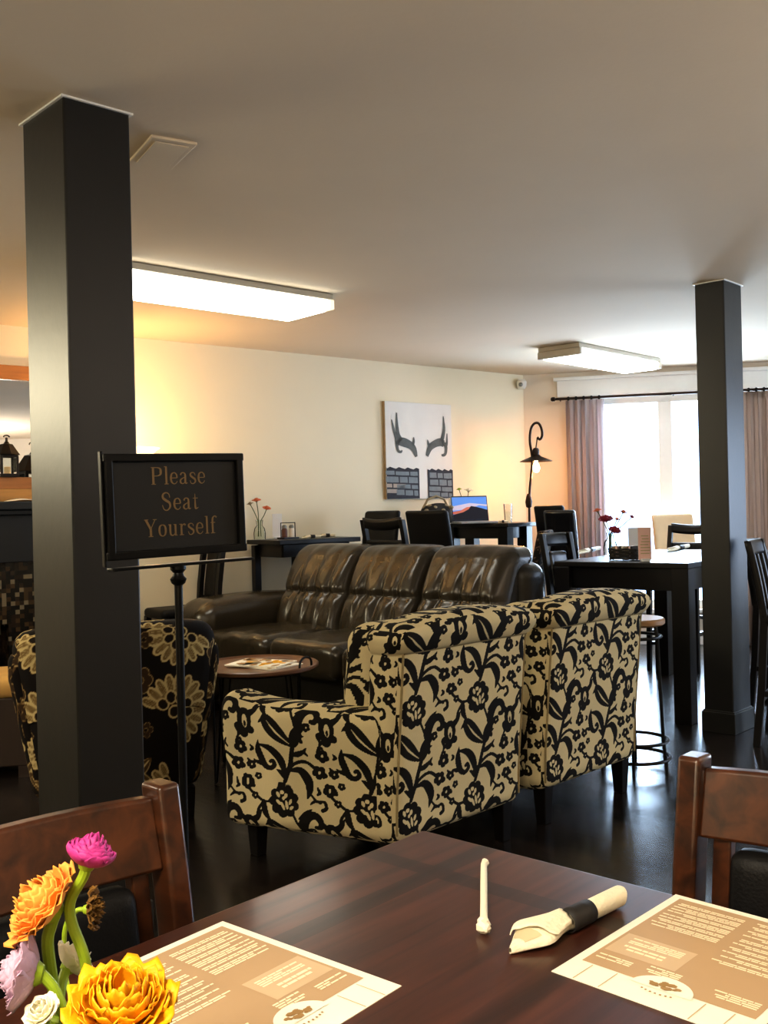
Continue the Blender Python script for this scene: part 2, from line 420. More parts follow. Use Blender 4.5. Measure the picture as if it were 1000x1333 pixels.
mat('tray_wood', rgb(120,84,58), .35, var=.22, nscale=4, stretch=(1,9,1), coat=.3)
mat('tan_cushion', rgb(196,158,92), .8, var=.1, bump=.1)
mat('ottoman_wood', rgb(46,30,20), .5, var=.25, nscale=5, stretch=(8,8,1))
mat('mantel_paint', rgb(15,18,21), .45, var=.2)
mat('firebox_black', rgb(8,7,7), .9, var=.1)
mat('mirror_glass', (.93,.93,.93,1), .01, metal=1, var=0)
mat('mirror_wood', rgb(164,108,50), .55, var=.3, nscale=6, stretch=(1,1,9))
mat('lantern_iron', rgb(32,25,21), .5, metal=.5, var=.2)
mat('crate_wood', rgb(176,132,72), .6, var=.3, nscale=5, stretch=(1,1,10))
mat('candle', rgb(228,196,150), .6, var=.05)
mat('curtain', rgb(170,148,144), .9, var=.12, nscale=90, stretch=(1,1,.1), sheen=.1)
mat('curtain_brown', rgb(146,120,104), .9, var=.15, nscale=90, stretch=(1,1,.1))
mat('cream_fabric', rgb(214,188,152), .85, var=.06)
mat('grey_metal', rgb(150,150,145), .35, metal=.8, var=.05)
mat('plastic_white', rgb(226,224,216), .45, var=.02)
mat('fixture_metal', rgb(186,180,166), .5, var=.04)
mat('diffuser', rgb(250,248,240), .6, var=0, emit=(1,.955,.83,1), es=8)
mat('diffuser_end', rgb(236,228,196), .6, var=0, emit=(1,.94,.76,1), es=.75)
mat('diffuser_cool', rgb(250,250,250), .6, var=0, emit=(1,.985,.95,1), es=5)
mat('bulb', rgb(255,220,160), .4, var=0, emit=(1,.68,.28,1), es=45)
mat('torch_bowl', rgb(240,210,150), .5, var=0, emit=(1,.72,.36,1), es=3)
mat('canvas_white', rgb(224,222,216), .9, var=.06, nscale=5, bump=.1, bscale=200)
mat('canvas_edge', rgb(160,140,112), .9, var=.2)
mat('antler', rgb(96,100,98), .8, var=.35, nscale=25)
mat('stone_dark', rgb(58,60,68), .9, var=.4, nscale=18)
mat('stone_light', rgb(124,134,140), .9, var=.25, nscale=25)
mat('stone_warm', rgb(168,158,148), .9, var=.2, nscale=25)
mat('laptop_body', rgb(176,176,178), .35, metal=.7, var=.03)
mat('laptop_black', rgb(10,10,12), .3, var=.05)
mat('bag_dark', rgb(36,32,28), .8, var=.3, nscale=30)
mat('bag_tan', rgb(150,136,108), .8, var=.2, nscale=30)
mat('salt', rgb(226,214,198), .4, var=.1); mat('pepper', rgb(96,52,36), .4, var=.15)
mat('menu_holder', rgb(228,232,240), .3, var=.03); mat('menu_holder_pink', rgb(238,200,188), .4, var=.05)
glass_mat('pane_glass', (.97,.99,1,1), .08); glass_mat('vase_glass', (.95,.97,.95,1), .12); glass_mat('clear_glass', (.93,.95,.95,1), .2)
wood('table_wood', rgb(40,19,12), rgb(70,36,24), .2, (1.2,16,16), 2.6, .55)
wood('chair_wood', rgb(44,23,12), rgb(90,50,26), .3, (14,1.4,14), 2.2, .4)
wood('floor_board', rgb(24,18,15), rgb(46,35,28), .2, (14,1,1), 2, .4)
ramp_attr_mat('damask', [(.3, rgb(226,212,170)), (.62, rgb(26,22,18))])
ramp_attr_mat('shell_fabric', [(.08, rgb(22,16,12)), (.3, rgb(66,48,30)), (.5, rgb(128,102,58)), (.9, rgb(214,196,142))])
ramp_attr_mat('spot_fabric', [(.2, rgb(40,34,30)), (.7, rgb(118,98,82))])
mat('damask_piping', rgb(150,134,96), .85, var=.4, nscale=40)

def floor_material():
    m, nt, b = new_mat('floor_planks'); N = nt.nodes; L = nt.links
    tc = N.new('ShaderNodeTexCoord'); mp = N.new('ShaderNodeMapping'); mp.inputs['Rotation'].default_value = (0,0,-A1-PI/2)
    L.new(tc.outputs['Object'], mp.inputs[0])
    br = N.new('ShaderNodeTexBrick'); br.inputs['Scale'].default_value = 1; br.inputs['Brick Width'].default_value = 1.6; br.inputs['Row Height'].default_value = .13
    br.inputs['Mortar Size'].default_value = .003; br.inputs['Color1'].default_value = rgb(25,21,19); br.inputs['Color2'].default_value = rgb(41,34,30); br.inputs['Mortar'].default_value = rgb(8,7,6)
    L.new(mp.outputs[0], br.inputs['Vector'])
    m2 = N.new('ShaderNodeMapping'); m2.inputs['Scale'].default_value = (2,26,1); L.new(mp.outputs[0], m2.inputs[0])
    nz = N.new('ShaderNodeTexNoise'); nz.inputs['Scale'].default_value = 2; nz.inputs['Detail'].default_value = 6; L.new(m2.outputs[0], nz.inputs['Vector'])
    mx = N.new('ShaderNodeMix'); mx.data_type = 'RGBA'; mx.blend_type = 'OVERLAY'; mx.inputs[0].default_value = .45
    L.new(br.outputs[0], mx.inputs[6]); L.new(nz.outputs[0], mx.inputs[7]); L.new(mx.outputs[2], b.inputs['Base Color'])
    n3 = N.new('ShaderNodeTexNoise'); n3.inputs['Scale'].default_value = 1.2; n3.inputs['Detail'].default_value = 3; L.new(m2.outputs[0], n3.inputs['Vector'])
    mr = N.new('ShaderNodeMapRange'); mr.inputs['To Min'].default_value = .15; mr.inputs['To Max'].default_value = .30; L.new(n3.outputs[0], mr.inputs[0]); L.new(mr.outputs[0], b.inputs['Roughness'])
    bp = N.new('ShaderNodeBump'); bp.inputs['Strength'].default_value = .10; bp.inputs['Distance'].default_value = .002
    ad = N.new('ShaderNodeMath'); ad.operation = 'ADD'; L.new(br.outputs['Fac'], ad.inputs[0]); L.new(nz.outputs[0], ad.inputs[1])
    iv = N.new('ShaderNodeMath'); iv.operation = 'MULTIPLY'; iv.inputs[1].default_value = -1; L.new(ad.outputs[0], iv.inputs[0])
    L.new(iv.outputs[0], bp.inputs['Height']); L.new(bp.outputs[0], b.inputs['Normal'])
floor_material()
def mosaic_material():
    m, nt, b = new_mat('mosaic'); N = nt.nodes; L = nt.links
    tc = N.new('ShaderNodeTexCoord')
    sn = N.new('ShaderNodeVectorMath'); sn.operation = 'SNAP'; sn.inputs[1].default_value = (.026,.026,.026); L.new(tc.outputs['Object'], sn.inputs[0])
    wn = N.new('ShaderNodeTexWhiteNoise'); wn.noise_dimensions = '3D'; L.new(sn.outputs[0], wn.inputs['Vector'])
    cr = N.new('ShaderNodeValToRGB'); cr.color_ramp.interpolation = 'CONSTANT'; e = cr.color_ramp.elements
    e[0].position, e[0].color = 0, rgb(14,12,11); e[1].position, e[1].color = .5, rgb(66,50,32)
    k = e.new(.7); k.color = rgb(120,110,90); k = e.new(.82); k.color = rgb(40,30,22)
    L.new(wn.outputs[0], cr.inputs[0]); L.new(cr.outputs[0], b.inputs['Base Color']); b.inputs['Roughness'].default_value = .25
mosaic_material()

# ------------------------------------------------------------------ room shell
CORNER = G(681, 488.5, CEIL); LW = G(190, 441, CEIL)
AL = ang(LW, CORNER); LDIR = dirv(AL); LN = dirv(AL + PI/2)            # LN points out of the room
WR = G(1000, 471, CEIL); AW = ang(CORNER, WR); WDIR = dirv(AW); WN = dirv(AW + PI/2)
LEFT_END = CORNER - LDIR*11.5; RIGHT_END = CORNER + WDIR*4.6
BACK_L = Vector((LEFT_END.x, -3.2, 0)); BACK_R = Vector((RIGHT_END.x, -3.2, 0))
def on_wall(u, v, P0, n, off=0):
    x, d = ray(u, v); r = Vector((x, 1, -d)); C = Vector((0,0,H))
    P0 = Vector((P0.x, P0.y, 0)) - n*off; nn = Vector((n.x, n.y, 0))
    return C + r*((P0 - C).dot(nn)/r.dot(nn))
def wall_xy(P, d): return (P - CORNER).dot(d)
poly = [LEFT_END, CORNER, RIGHT_END, BACK_R, BACK_L]
def slab(name, z, h, m, kind='structure'):
    c = sum((Vector((p.x, p.y, 0)) for p in poly), Vector())/len(poly)
    pp = [(p.x + (p.x-c.x)*.05, p.y + (p.y-c.y)*.05) for p in poly]
    mb = MB(); mb.prism(pp[::-1], h, Matrix.Translation((0,0,z)))
    return tag(mb.build(name, m, smooth=0), kind=kind)
slab('floor', -.1, .1, 'floor_planks'); slab('ceiling', CEIL, .1, 'ceiling_paint')
def wall(name, P, Q, m, holes=(), t=.12, inside=1):
    d = (Q-P); L = math.hypot(d.x, d.y); a = ang(P, Q); mb = MB()
    xs = sorted({0, L} | {h[0] for h in holes} | {h[1] for h in holes})
    for x0, x1 in zip(xs[:-1], xs[1:]):
        hs = [h for h in holes if h[0] <= x0 + 1e-6 and h[1] >= x1 - 1e-6]
        segs = [(0, CEIL)] if not hs else [(0, hs[0][2]), (hs[0][3], CEIL)]
        for z0, z1 in segs: mb.box(((x0+x1)/2, inside*t/2, (z0+z1)/2), (x1-x0, t, z1-z0))
    o = mb.build(name, m, smooth=0, loc=(P.x, P.y, 0), rz=a); return tag(o, kind='structure')
wall('wall_left', Vector((LEFT_END.x, LEFT_END.y, 0)), CORNER, 'wall_paint')
# window opening, measured along the window wall from the corner
def wx(u): return wall_xy(on_wall(u, 600, CORNER, WN), WDIR)
W0, W1 = wx(772), wx(1000) + .25; WZ0, WZ1 = .32, on_wall(830, 517, CORNER, WN).z + .02
wall('wall_back', CORNER, RIGHT_END, 'window_wall_paint', [(W0, W1, WZ0, WZ1)])
# the wall to the right, out of the frame, has a second window, opening widened to reflect in the narrow post
RW = Vector((BACK_R.x, BACK_R.y, 0))
wall('wall_right', RIGHT_END, RW, 'window_wall_paint', [(.7, 3.4, .5, 2.1)])
wall('wall_front', RW, BACK_L, 'wall_paint'); wall('wall_side', BACK_L, LEFT_END, 'wall_paint')
# window frame, mullion, panes
def win_frame(name, P, a, x0, x1, z0, z1, mull, m='white_trim'):
    mb = MB(); t = .07
    for (cx, cz, sx, sz) in (((x0+x1)/2, z0+t/2, x1-x0, t), ((x0+x1)/2, z1-t/2, x1-x0, t), (x0+t/2, (z0+z1)/2, t, z1-z0-2*t), (x1-t/2, (z0+z1)/2, t, z1-z0-2*t)):
        mb.box((cx, .06, cz), (sx, .08, sz))
    for x, w in mull: mb.box((x, .06, (z0+z1)/2), (w, .085, z1-z0-2*t))
    o = mb.build(name, m, smooth=0, bevel=.004, loc=(P.x, P.y, 0), rz=a); tag(o, kind='structure')
    g = MB().box(((x0+x1)/2, .06, (z0+z1)/2), (x1-x0-2*t+.02, .006, z1-z0-2*t+.02)).build('pane', 'pane_glass', o, smooth=0)
    return o
M0, M1 = wx(858), wx(876)
win_frame('window_1', CORNER, AW, W0, W1, WZ0, WZ1, [((M0+M1)/2, M1-M0)])
mb = MB(); mb.box(((W0+W1)/2-.05, -.012, WZ1+.085), (W1-W0+.5, .03, .15)); mb.box(((W0+W1)/2-.05, -.03, WZ1+.17), (W1-W0+.56, .06, .03)); mb.box(((W0+W1)/2, -.03, WZ0-.02), (W1-W0+.2, .08, .035))
tag(mb.build('trim_1', 'white_trim', smooth=0, bevel=.004, loc=(CORNER.x, CORNER.y, 0), rz=AW), kind='structure')
win_frame('window_2', RIGHT_END, ang(RIGHT_END, RW), 0.7, 3.4, .5, 2.1, [(2.05, .07)])
for nm, P, Q, m in (('baseboard_left', Vector((LEFT_END.x, LEFT_END.y, 0)), CORNER, 'white_trim'), ('baseboard_back', CORNER, RIGHT_END, 'white_trim')):
    L = math.hypot(Q.x-P.x, Q.y-P.y); mb = MB(); mb.box((L/2, -.009, .055), (L, .018, .11))
    tag(mb.build(nm, m, smooth=0, bevel=.004, loc=(P.x, P.y, 0), rz=ang(P, Q)), kind='structure')

# ------------------------------------------------------------------ square posts
def post(P, a, sx, sy, label):
    t = thing('support_post', label, 'post', (P.x, P.y, 0), a); t['kind'] = 'thing'
    MB().box((sx/2, sy/2, CEIL/2), (sx, sy, CEIL-.002)).build('shaft', 'post_paint', t, smooth=0, bevel=.006)
    e = .012; mb = MB(); mb.box((sx/2, sy/2, .055), (sx+2*e, sy+2*e, .11)); mb.box((sx/2, sy/2, .113), (sx+e, sy+e, .012))
    mb.build('base_trim', 'post_trim', t, smooth=0, bevel=.003)
    mb = MB(); w = .008
    for c, d in (((sx/2, -w/2), (sx+2*w, w)), ((sx/2, sy+w/2), (sx+2*w, w)), ((-w/2, sy/2), (w, sy)), ((sx+w/2, sy/2), (w, sy))): mb.box((*c, CEIL-.004), (*d, .006))
    mb.build('caulk_line', 'white_trim', t, smooth=0)
    return t
post(G(82, 123, CEIL), math.radians(43), .207, .275, 'thick dark square post rising behind the black seating sign')
post(G(942, 363, CEIL), math.radians(47), .225, .165, 'dark square post at the end of the high table by the bright window')

# ------------------------------------------------------------------ ceiling fixtures and plate
def fixture(P, a, L, W, h, label, dm, end_style):
    t = thing('ceiling_light', label, 'ceiling light', (P.x, P.y, CEIL), a)
    MB().box((L/2, W/2, -h*.21), (L, W*1.0, h*.40)).build('housing', 'fixture_metal', t, smooth=0, bevel=.006)
    mb = MB(); pr = [(.012, -h*.42), (.012, -h*.92), (W*.1, -h*1.12), (W*.9, -h*1.12), (W-.012, -h*.92), (W-.012, -h*.42)]
    n = len(pr); e = .03
    vs = [(e, y, z) for y, z in pr] + [(L-e, y, z) for y, z in pr]
    mb.add(vs, [(i, i+1, n+i+1, n+i) for i in range(n-1)] + [tuple(range(n))[::-1], tuple(range(n, 2*n)), (0, n, 2*n-1, n-1)])
    mb.build('diffuser', dm, t, smooth=0)
    for x in (e/2, L-e/2): MB().box((x, W/2, -h*.72), (e, W+.012, h*.62)).build('end_cap', 'fixture_metal' if end_style else 'diffuser_end', t, smooth=0, bevel=.004)
    return t
Pf = G(413, 388, CEIL)
fixture(Pf - E1*1.30, A1-math.radians(6), 1.30, .42, .085, 'long lit fluorescent ceiling light beside the thick post', 'diffuser', False)
Pg = G(754, 445, CEIL)
fixture(Pg, math.radians(47), 1.25, .36, .085, 'lit fluorescent ceiling light near the window with a grey metal end', 'diffuser_cool', True)
Pv = G(197, 174.5, CEIL)
t = thing('ceiling_plate', 'thin flush square cover plate on the ceiling beside the thick post', 'ceiling plate', (Pv.x, Pv.y, CEIL), math.radians(30))
MB().box((.075, .13, -.005), (.15, .26, .01)).build('plate', 'ceiling_paint', t, smooth=0, bevel=.003)
MB().box((.075, .13, -.0115), (.11, .21, .003)).build('inner_panel', 'ceiling_paint', t, smooth=0, bevel=.001)
Ps = on_wall(679, 500, CORNER, LN, .05)
t = thing('motion_sensor', 'small round white sensor high in the wall corner', 'sensor', Ps)
MB().lathe([(0,-.045),(.03,-.042),(.044,-.02),(.046,.02),(.03,.04),(0,.045)], 20).build('body', 'plastic_white', t)
MB().sphere((-.012,-.036,-.008), .02).build('lens', 'grey_metal', t)

# ------------------------------------------------------------------ sign on a stand
LET = {
 'P': (.74, [([(.15,0),(.15,1)],[.14,.14]), ([(.02,.02),(.3,.02)],[.045]*2), ([(.02,.98),(.3,.98)],[.045]*2), ([(.15,.97),(.42,.97),(.6,.9),(.63,.74),(.6,.58),(.42,.5),(.15,.5)],[.05,.055,.11,.15,.11,.055,.05])]),
 'l': (.33, [([(.16,0),(.16,1.04)],[.12,.12]), ([(.03,.02),(.29,.02)],[.045]*2), ([(.03,1.02),(.16,1.02)],[.045]*2)]),
 'e': (.56, [([(.1,.36),(.48,.36)],[.05,.05]), ([(.48,.36),(.46,.54),(.36,.65),(.26,.66),(.14,.58),(.09,.36),(.13,.14),(.28,.02),(.42,.07),(.49,.18)],[.09,.09,.07,.06,.1,.13,.11,.06,.05,.04])]),
 'a': (.58, [([(.1,.52),(.16,.63),(.28,.66),(.38,.6),(.4,.46),(.4,.12),(.45,.03),(.54,.07)],[.1,.08,.06,.09,.12,.12,.07,.05]), ([(.4,.4),(.24,.34),(.1,.24),(.09,.1),(.2,.02),(.32,.06),(.4,.16)],[.04,.06,.1,.11,.06,.05,.04])]),
 's': (.5, [([(.42,.48),(.38,.61),(.25,.66),(.12,.6),(.12,.48),(.25,.37),(.4,.26),(.41,.11),(.28,.01),(.14,.04),(.08,.2)],[.04,.05,.06,.09,.12,.12,.12,.09,.06,.05,.04])]),
 'S': (.7, [([(.58,.72),(.53,.92),(.36,1.01),(.17,.92),(.15,.72),(.34,.56),(.55,.42),(.58,.18),(.4,.0),(.2,.05),(.1,.3)],[.05,.06,.07,.11,.14,.15,.14,.11,.07,.06,.05])]),
 't': (.42, [([(.2,.9),(.2,.14),(.27,.03),(.4,.1)],[.03,.12,.08,.04]), ([(.05,.64),(.38,.64)],[.045]*2)]),
 'Y': (.78, [([(.12,.98),(.4,.46)],[.14,.14]), ([(.7,.98),(.42,.46)],[.05,.06]), ([(.41,.48),(.41,0)],[.14,.14]), ([(.02,.98),(.28,.98)],[.045]*2), ([(.56,.98),(.8,.98)],[.045]*2), ([(.26,.02),(.56,.02)],[.045]*2)]),
 'o': (.58, [([(.29,.66),(.14,.58),(.09,.34),(.14,.1),(.29,.01),(.44,.1),(.49,.34),(.44,.58),(.29,.66)],[.05,.1,.13,.1,.05,.1,.13,.1,.05])]),
 'u': (.64, [([(.15,.66),(.15,.16),(.23,.03),(.36,.04),(.47,.18)],[.12,.12,.08,.06,.05]), ([(.48,.66),(.48,0)],[.12,.12]), ([(.03,.64),(.16,.64)],[.045]*2), ([(.36,.64),(.48,.64)],[.045]*2), ([(.48,.02),(.6,.02)],[.045]*2)]),
 'r': (.48, [([(.16,.66),(.16,0)],[.12,.12]), ([(.03,.02),(.31,.02)],[.045]*2), ([(.03,.64),(.16,.64)],[.045]*2), ([(.17,.42),(.24,.58),(.36,.64),(.42,.56)],[.05,.06,.08,.12])]),
 'f': (.4, [([(.18,0),(.18,.78),(.24,.96),(.36,1.02),(.46,.93)],[.12,.12,.09,.07,.11]), ([(.04,.64),(.36,.64)],[.045]*2), ([(.04,.02),(.34,.02)],[.045]*2)]),
}
def write_line(mb, text, cx, y, h, z, track=1.1):
    x = cx - sum(LET[c][0] for c in text)*h*track/2
    for c in text:
        w, st = LET[c]
        for pts, ws in st: mb.ribbon([(x+p[0]*h, y+p[1]*h) for p in pts], [q*h for q in ws], z=z, sub=6)
        x += w*h*track
SD = 2.38; SB = V(230, 657, SD)
t = thing('sign_stand', 'black framed sign on a thin pole reading Please Seat Yourself', 'sign', (SB.x, SB.y, 0), 0)
SW, SH = .345, .224; SGA = math.radians(40)
SM = Matrix.Translation((0, 0, SB.z)) @ Matrix.Rotation(SGA, 4, 'Z') @ Matrix.Rotation(math.radians(-1.2), 4, 'Y')
SX = SM @ Matrix.Rotation(PI/2, 4, 'X')                    # plane coords x right, y up, z towards the viewer
mb = MB(); fw = .012
for c, d in (((0, SH/2), (SW+fw*2, fw*1.6)), ((0, -SH/2), (SW+fw*2, fw*1.6)), ((-SW/2, 0), (fw*1.6, SH)), ((SW/2, 0), (fw*1.6, SH))): mb.box((c[0], c[1], 0), (d[0], d[1], .026), M=SX)
mb.build('frame', 'black_metal', t, smooth=0, bevel=.003)
mb = MB(); mb.box((-SW/2-.012, -.004, -.006), (.006, SH+.04, .016), M=SX); mb.box((.012, -SH/2-.03, 0), (SW+.03, .007, .036), M=SX); mb.build('holder_rail', 'black_metal', t, smooth=0, bevel=.002)
MB().box((0, 0, -.002), (SW-.01, SH-.01, .008), M=SX).build('panel', 'sign_black', t, smooth=0)
for k, (w, y) in enumerate((('Please', .049), ('Seat', -.012), ('Yourself', -.073))):
    mb = MB(); write_line(mb, w, .008, y, .041, 0); mb.v = [tuple(SX @ Vector((p[0], p[1], .0032))) for p in mb.v]
    o = mb.build('lettering', 'sign_letters', t, smooth=0)
zb = SB.z - SH/2 - .03
MB().tube([(0,0,.02),(0,0,zb)], .0098, 14).build('pole', 'black_metal', t)
MB().lathe([(.0098,zb-.05),(.016,zb-.045),(.02,zb-.035),(.014,zb-.028),(.012,zb-.02),(.019,zb-.012),(.019,zb),(0,zb)], 18).build('collar', 'black_metal', t)
MB().lathe([(0,0),(.17,0),(.172,.008),(.16,.016),(.03,.026),(.014,.05),(0,.05)], 32).build('base_disc', 'black_metal', t)

# ------------------------------------------------------------------ foreground table
TC = G(551, 1079.5, .75); TAZ = math.radians(48); TE1, TE2 = dirv(TAZ), dirv(TAZ+PI/2); TL = 1.0
t = thing('dining_table', 'glossy dark brown wooden table in front with inlaid border', 'table', (TC.x, TC.y, 0), TAZ)
wood('table_top_wood', rgb(46,22,14), rgb(84,45,32), .3, (1.2,16,16), 2.6, .12, [(0,-.13,.017),(1,-.13,.017),(0,-TL+.13,.017),(1,-TL+.13,.017)], (.34,.3,.3,1))
MB().box((-TL/2, -TL/2, .732), (TL, TL, .036)).build('tabletop', 'table_top_wood', t, smooth=0, bevel=.006, seg=3)
mb = MB()
for c, d in (((-TL/2, -.07), (TL-.14, .022)), ((-TL/2, -TL+.07), (TL-.14, .022)), ((-.07, -TL/2), (.022, TL-.14)), ((-TL+.07, -TL/2), (.022, TL-.14))): mb.box((*c, .665), (*d, .098))
mb.build('apron', 'table_wood', t, smooth=0, bevel=.003)
for x in (-.09, -TL+.09):
    for y in (-.09, -TL+.09): MB().box((x, y, .357), (.075, .075, .714), taper=.8).build('leg', 'table_wood', t, smooth=0, bevel=.004)

# ------------------------------------------------------------------ menus on the table
def menu(c_far, e_side, e_logo, label):
    """c_far: far outer corner; e_side runs down the long side to the logo end, e_logo across the logo end"""
    t = thing('paper_menu', label, 'menu', (c_far.x, c_far.y, .7502), 0, 'printed menus on the front table')
    Ls, Wd = .279, .216
    Mx = Matrix(((e_side.x, e_logo.x, 0, 0), (e_side.y, e_logo.y, 0, 0), (0,0,1,0), (0,0,0,1)))
    def quad(mb, x0, x1, y0, y1, z): mb.add([(x0,y0,z),(x1,y0,z),(x1,y1,z),(x0,y1,z)], [(0,1,2,3)], Mx)
    mb = MB(); mb.box((Ls/2, Wd/2, .0004), (Ls, Wd, .0008), M=Mx); mb.build('sheet', 'white_paper', t, smooth=0)
    b = .011; L1 = Ls - .043
    mb = MB(); quad(mb, b, L1, b, Wd-b, .0011); mb.build('printed_panel', 'menu_tan', t, smooth=0)
    mb = MB(); quad(mb, .142, .196, b+.004, .1, .0013); mb.build('feature_box', 'menu_tan_light', t, smooth=0)
    r = random.Random(11); mb = MB()
    def para(x, n, y_lo, y_hi, dx=.0042, h=.0027, ragged=.7):
        for k in range(n):
            y = y_hi; end = y_lo + (y_hi-y_lo)*(1-ragged)*r.random() if k % 2 else y_lo
            while y > end + .004:
                w = .006 + .012*r.random(); y2 = max(end, y-w); quad(mb, x, x+h, y2, y, .0015); y = y2 - .0011
            x += dx
        return x
    def block():
        nonlocal mb
        mb.build('text_block', 'menu_text', t, smooth=0); mb = MB()
    x = .022
    for n in (2,)*10: x = para(x, n, .116, Wd-b-.006) + .0048
    block(); x = .024
    for n in (2,3,2,3,2,3): x = para(x, n, b+.006, .102) + .0035
    block(); para(.15, 4, b+.014, .09, ragged=.3); para(.172, 2, .028, .078, .0075, .0042, .1); block()
    para(.207, 3, b+.006, .058, ragged=.2); block(); para(.2, 4, .075, .112, ragged=.2); block()
    para(.205, 4, .15, Wd-b-.006, ragged=.3); block()
    # logo tab: white half disc breaking into the panel, emblem and a short arc of marks
    cx, cy, rr = L1+.008, Wd*.5, .034
    mb = MB(); n = 26; mb.add([(cx-rr*.9*math.sin(PI*k/n), cy-rr*math.cos(PI*k/n), .0017) for k in range(n+1)] + [(cx, cy, .0017)], [(k, k+1, n+1) for k in range(n)], Mx)
    mb.build('logo_tab', 'white_paper', t, smooth=0)
    mb = MB()
    for k in range(16):
        a = r.random()*2*PI; q = r.random()**.5; px, py = cx-.011+.0065*q*math.sin(a), cy+.015*q*math.cos(a); s = .0018+.0022*r.random()
        mb.add([(px+s*math.cos(j*PI/3+a), py+s*1.4*math.sin(j*PI/3+a), .0019) for j in range(6)], [tuple(range(6))], Mx @ Matrix.Translation((0,0,k*.00004)))
    for k in range(7):
        a = (k-3)*.2; quad(mb, cx+.004+.004*math.cos(a*2), cx+.0065+.004*math.cos(a*2), cy+.019*math.sin(a)*1.5-.0011, cy+.019*math.sin(a)*1.5+.0011, .0019)
    mb.build('emblem', 'menu_ink', t, smooth=0)
    for y in (Wd*.12, Wd*.26, Wd*.72, Wd*.86):
        mb = MB(); quad(mb, L1+.003, Ls-.001, y, y+.0012, .0013); mb.build('band_line', 'menu_rule', t, smooth=0)
    return t
Q0, Q1 = G(290, 1200, .75), G(503, 1277, .75)
a = ang(Q0, Q1); menu(Q0, dirv(a), dirv(a - PI/2), 'tan printed menu half hidden behind the yellow flower')
Q0, Q1 = G(880, 1165, .75), G(710, 1270, .75)
a = ang(Q0, Q1); menu(Q0, dirv(a), dirv(a + PI/2), 'tan printed menu lying beside the napkin roll on the front table')

# ------------------------------------------------------------------ wrapped straw and napkin roll
p, q = G(630, 1122, .757), G(630, 1212, .757)
t = thing('wrapped_straw', 'short straw in a white paper wrapper on the front table', 'straw', (q.x, q.y, .75))
d = p - q
mb = MB(); P = [Vector((0,0,.008))+Vector((d.x,d.y,0))*s for s in (.1,.2,.4,.6,.8,.95)]
mb.tube(P, [.0052,.0046,.0045,.0046,.0045,.0043], 12); mb.build('straw_wrapper', 'straw_paper', t)
mb = MB(); mb.tube([Vector((0,0,.008))+Vector((d.x,d.y,0))*s + Vector((o,0,0)) for s, o in ((-.01,.002),(.015,.003),(.04,-.002),(.07,.002),(.1,-.001),(.14,0))], [.002,.0062,.0078,.0066,.0075,.0056], 7); mb.build('twisted_end', 'straw_paper', t, smooth=25); mb = MB()
mb.tube([Vector((0,0,.008))+Vector((d.x,d.y,0))*s + Vector((o,0,0)) for s, o in ((.94,0),(.97,.002),(1.0,.001),(1.03,-.001))], [.0043,.0056,.0042,.0012], 8); mb.build('twisted_end', 'straw_paper', t, smooth=25)
def napkin_roll(p, q, label, k=1.0, group='rolled napkins with black bands', z=.75, name='napkin_roll'):
    """p: open end, q: closed end"""
    a = ang(p, q); L = math.hypot(q.x-p.x, q.y-p.y)
    t = thing(name, label, 'napkin', (p.x, p.y, z), a, group)
    def body(u, v):
        th = 2*PI*u; x = L*v; g = math.exp(-((v-.20)/.17)**2)
        w = (.0165 + .017*g)*k; hgt = (.0165 - .003*g)*k
        if v < .2: q = max(0, v/.2); w *= .12 + .88*q**.7; hgt *= .35 + .65*q
        fold = 1 + .035*math.sin(4*th + 5*v) + .03*math.sin(9*th+2)*(v < .5)
        if .46 < v < .72: fold = .97
        return (x + .006*k*math.sin(th)*(v > .97), w*math.cos(th)*fold + .012*k*(1-v)*(v < .5), max(.0012, hgt + hgt*math.sin(th)*fold))
    mb = MB(); mb.grid(body, 28, 40)
    mb.add([body(i/28, 1) for i in range(28)], [tuple(range(28))]); clo = mb.build('napkin_cloth', 'napkin', t, smooth=60)
    mb = MB()   # outer layer of the cloth, lapped over the body and cut on the slant
    def lap(u, v):
        v0 = .10 + .16*u; vv = v0 + (.46-v0)*v; x, y, z = body(.04+.46*u, vv); q = 1.10 + .10*(1-v)*(1-u)
        return (x, y*q, .0165*k + (z-.0165*k)*q + .004*k*(1-v) + .0012*math.sin(14*u)*(1-v))
    mb.grid(lap, 14, 10); mb.build('napkin_flap', 'napkin', clo, solid=.0014)
    mb = MB(); mb.grid(lambda u, v: tuple(c*1.0 + d for c, d in zip(body(.10+.28*u, .08+.10*v), (0,0,.0008))), 8, 4); mb.build('napkin_fold_shade', 'napkin_shade', clo)  # darker patch laid on the cloth as painted shade inside the fold
    mb = MB(); mb.grid(lambda u, v: (L*(.45+.23*v), .0188*k*math.cos(2*PI*u)*(1.08-.1*v), max(.0008, .0168*k+.0180*k*math.sin(2*PI*u))), 26, 3); mb.build('paper_band', 'napkin_band', t, solid=.0012)
    return t
napkin_roll(G(672, 1238, .757), G(806, 1166, .762), 'white napkin roll with a black band beside the menu on the front table', .72)

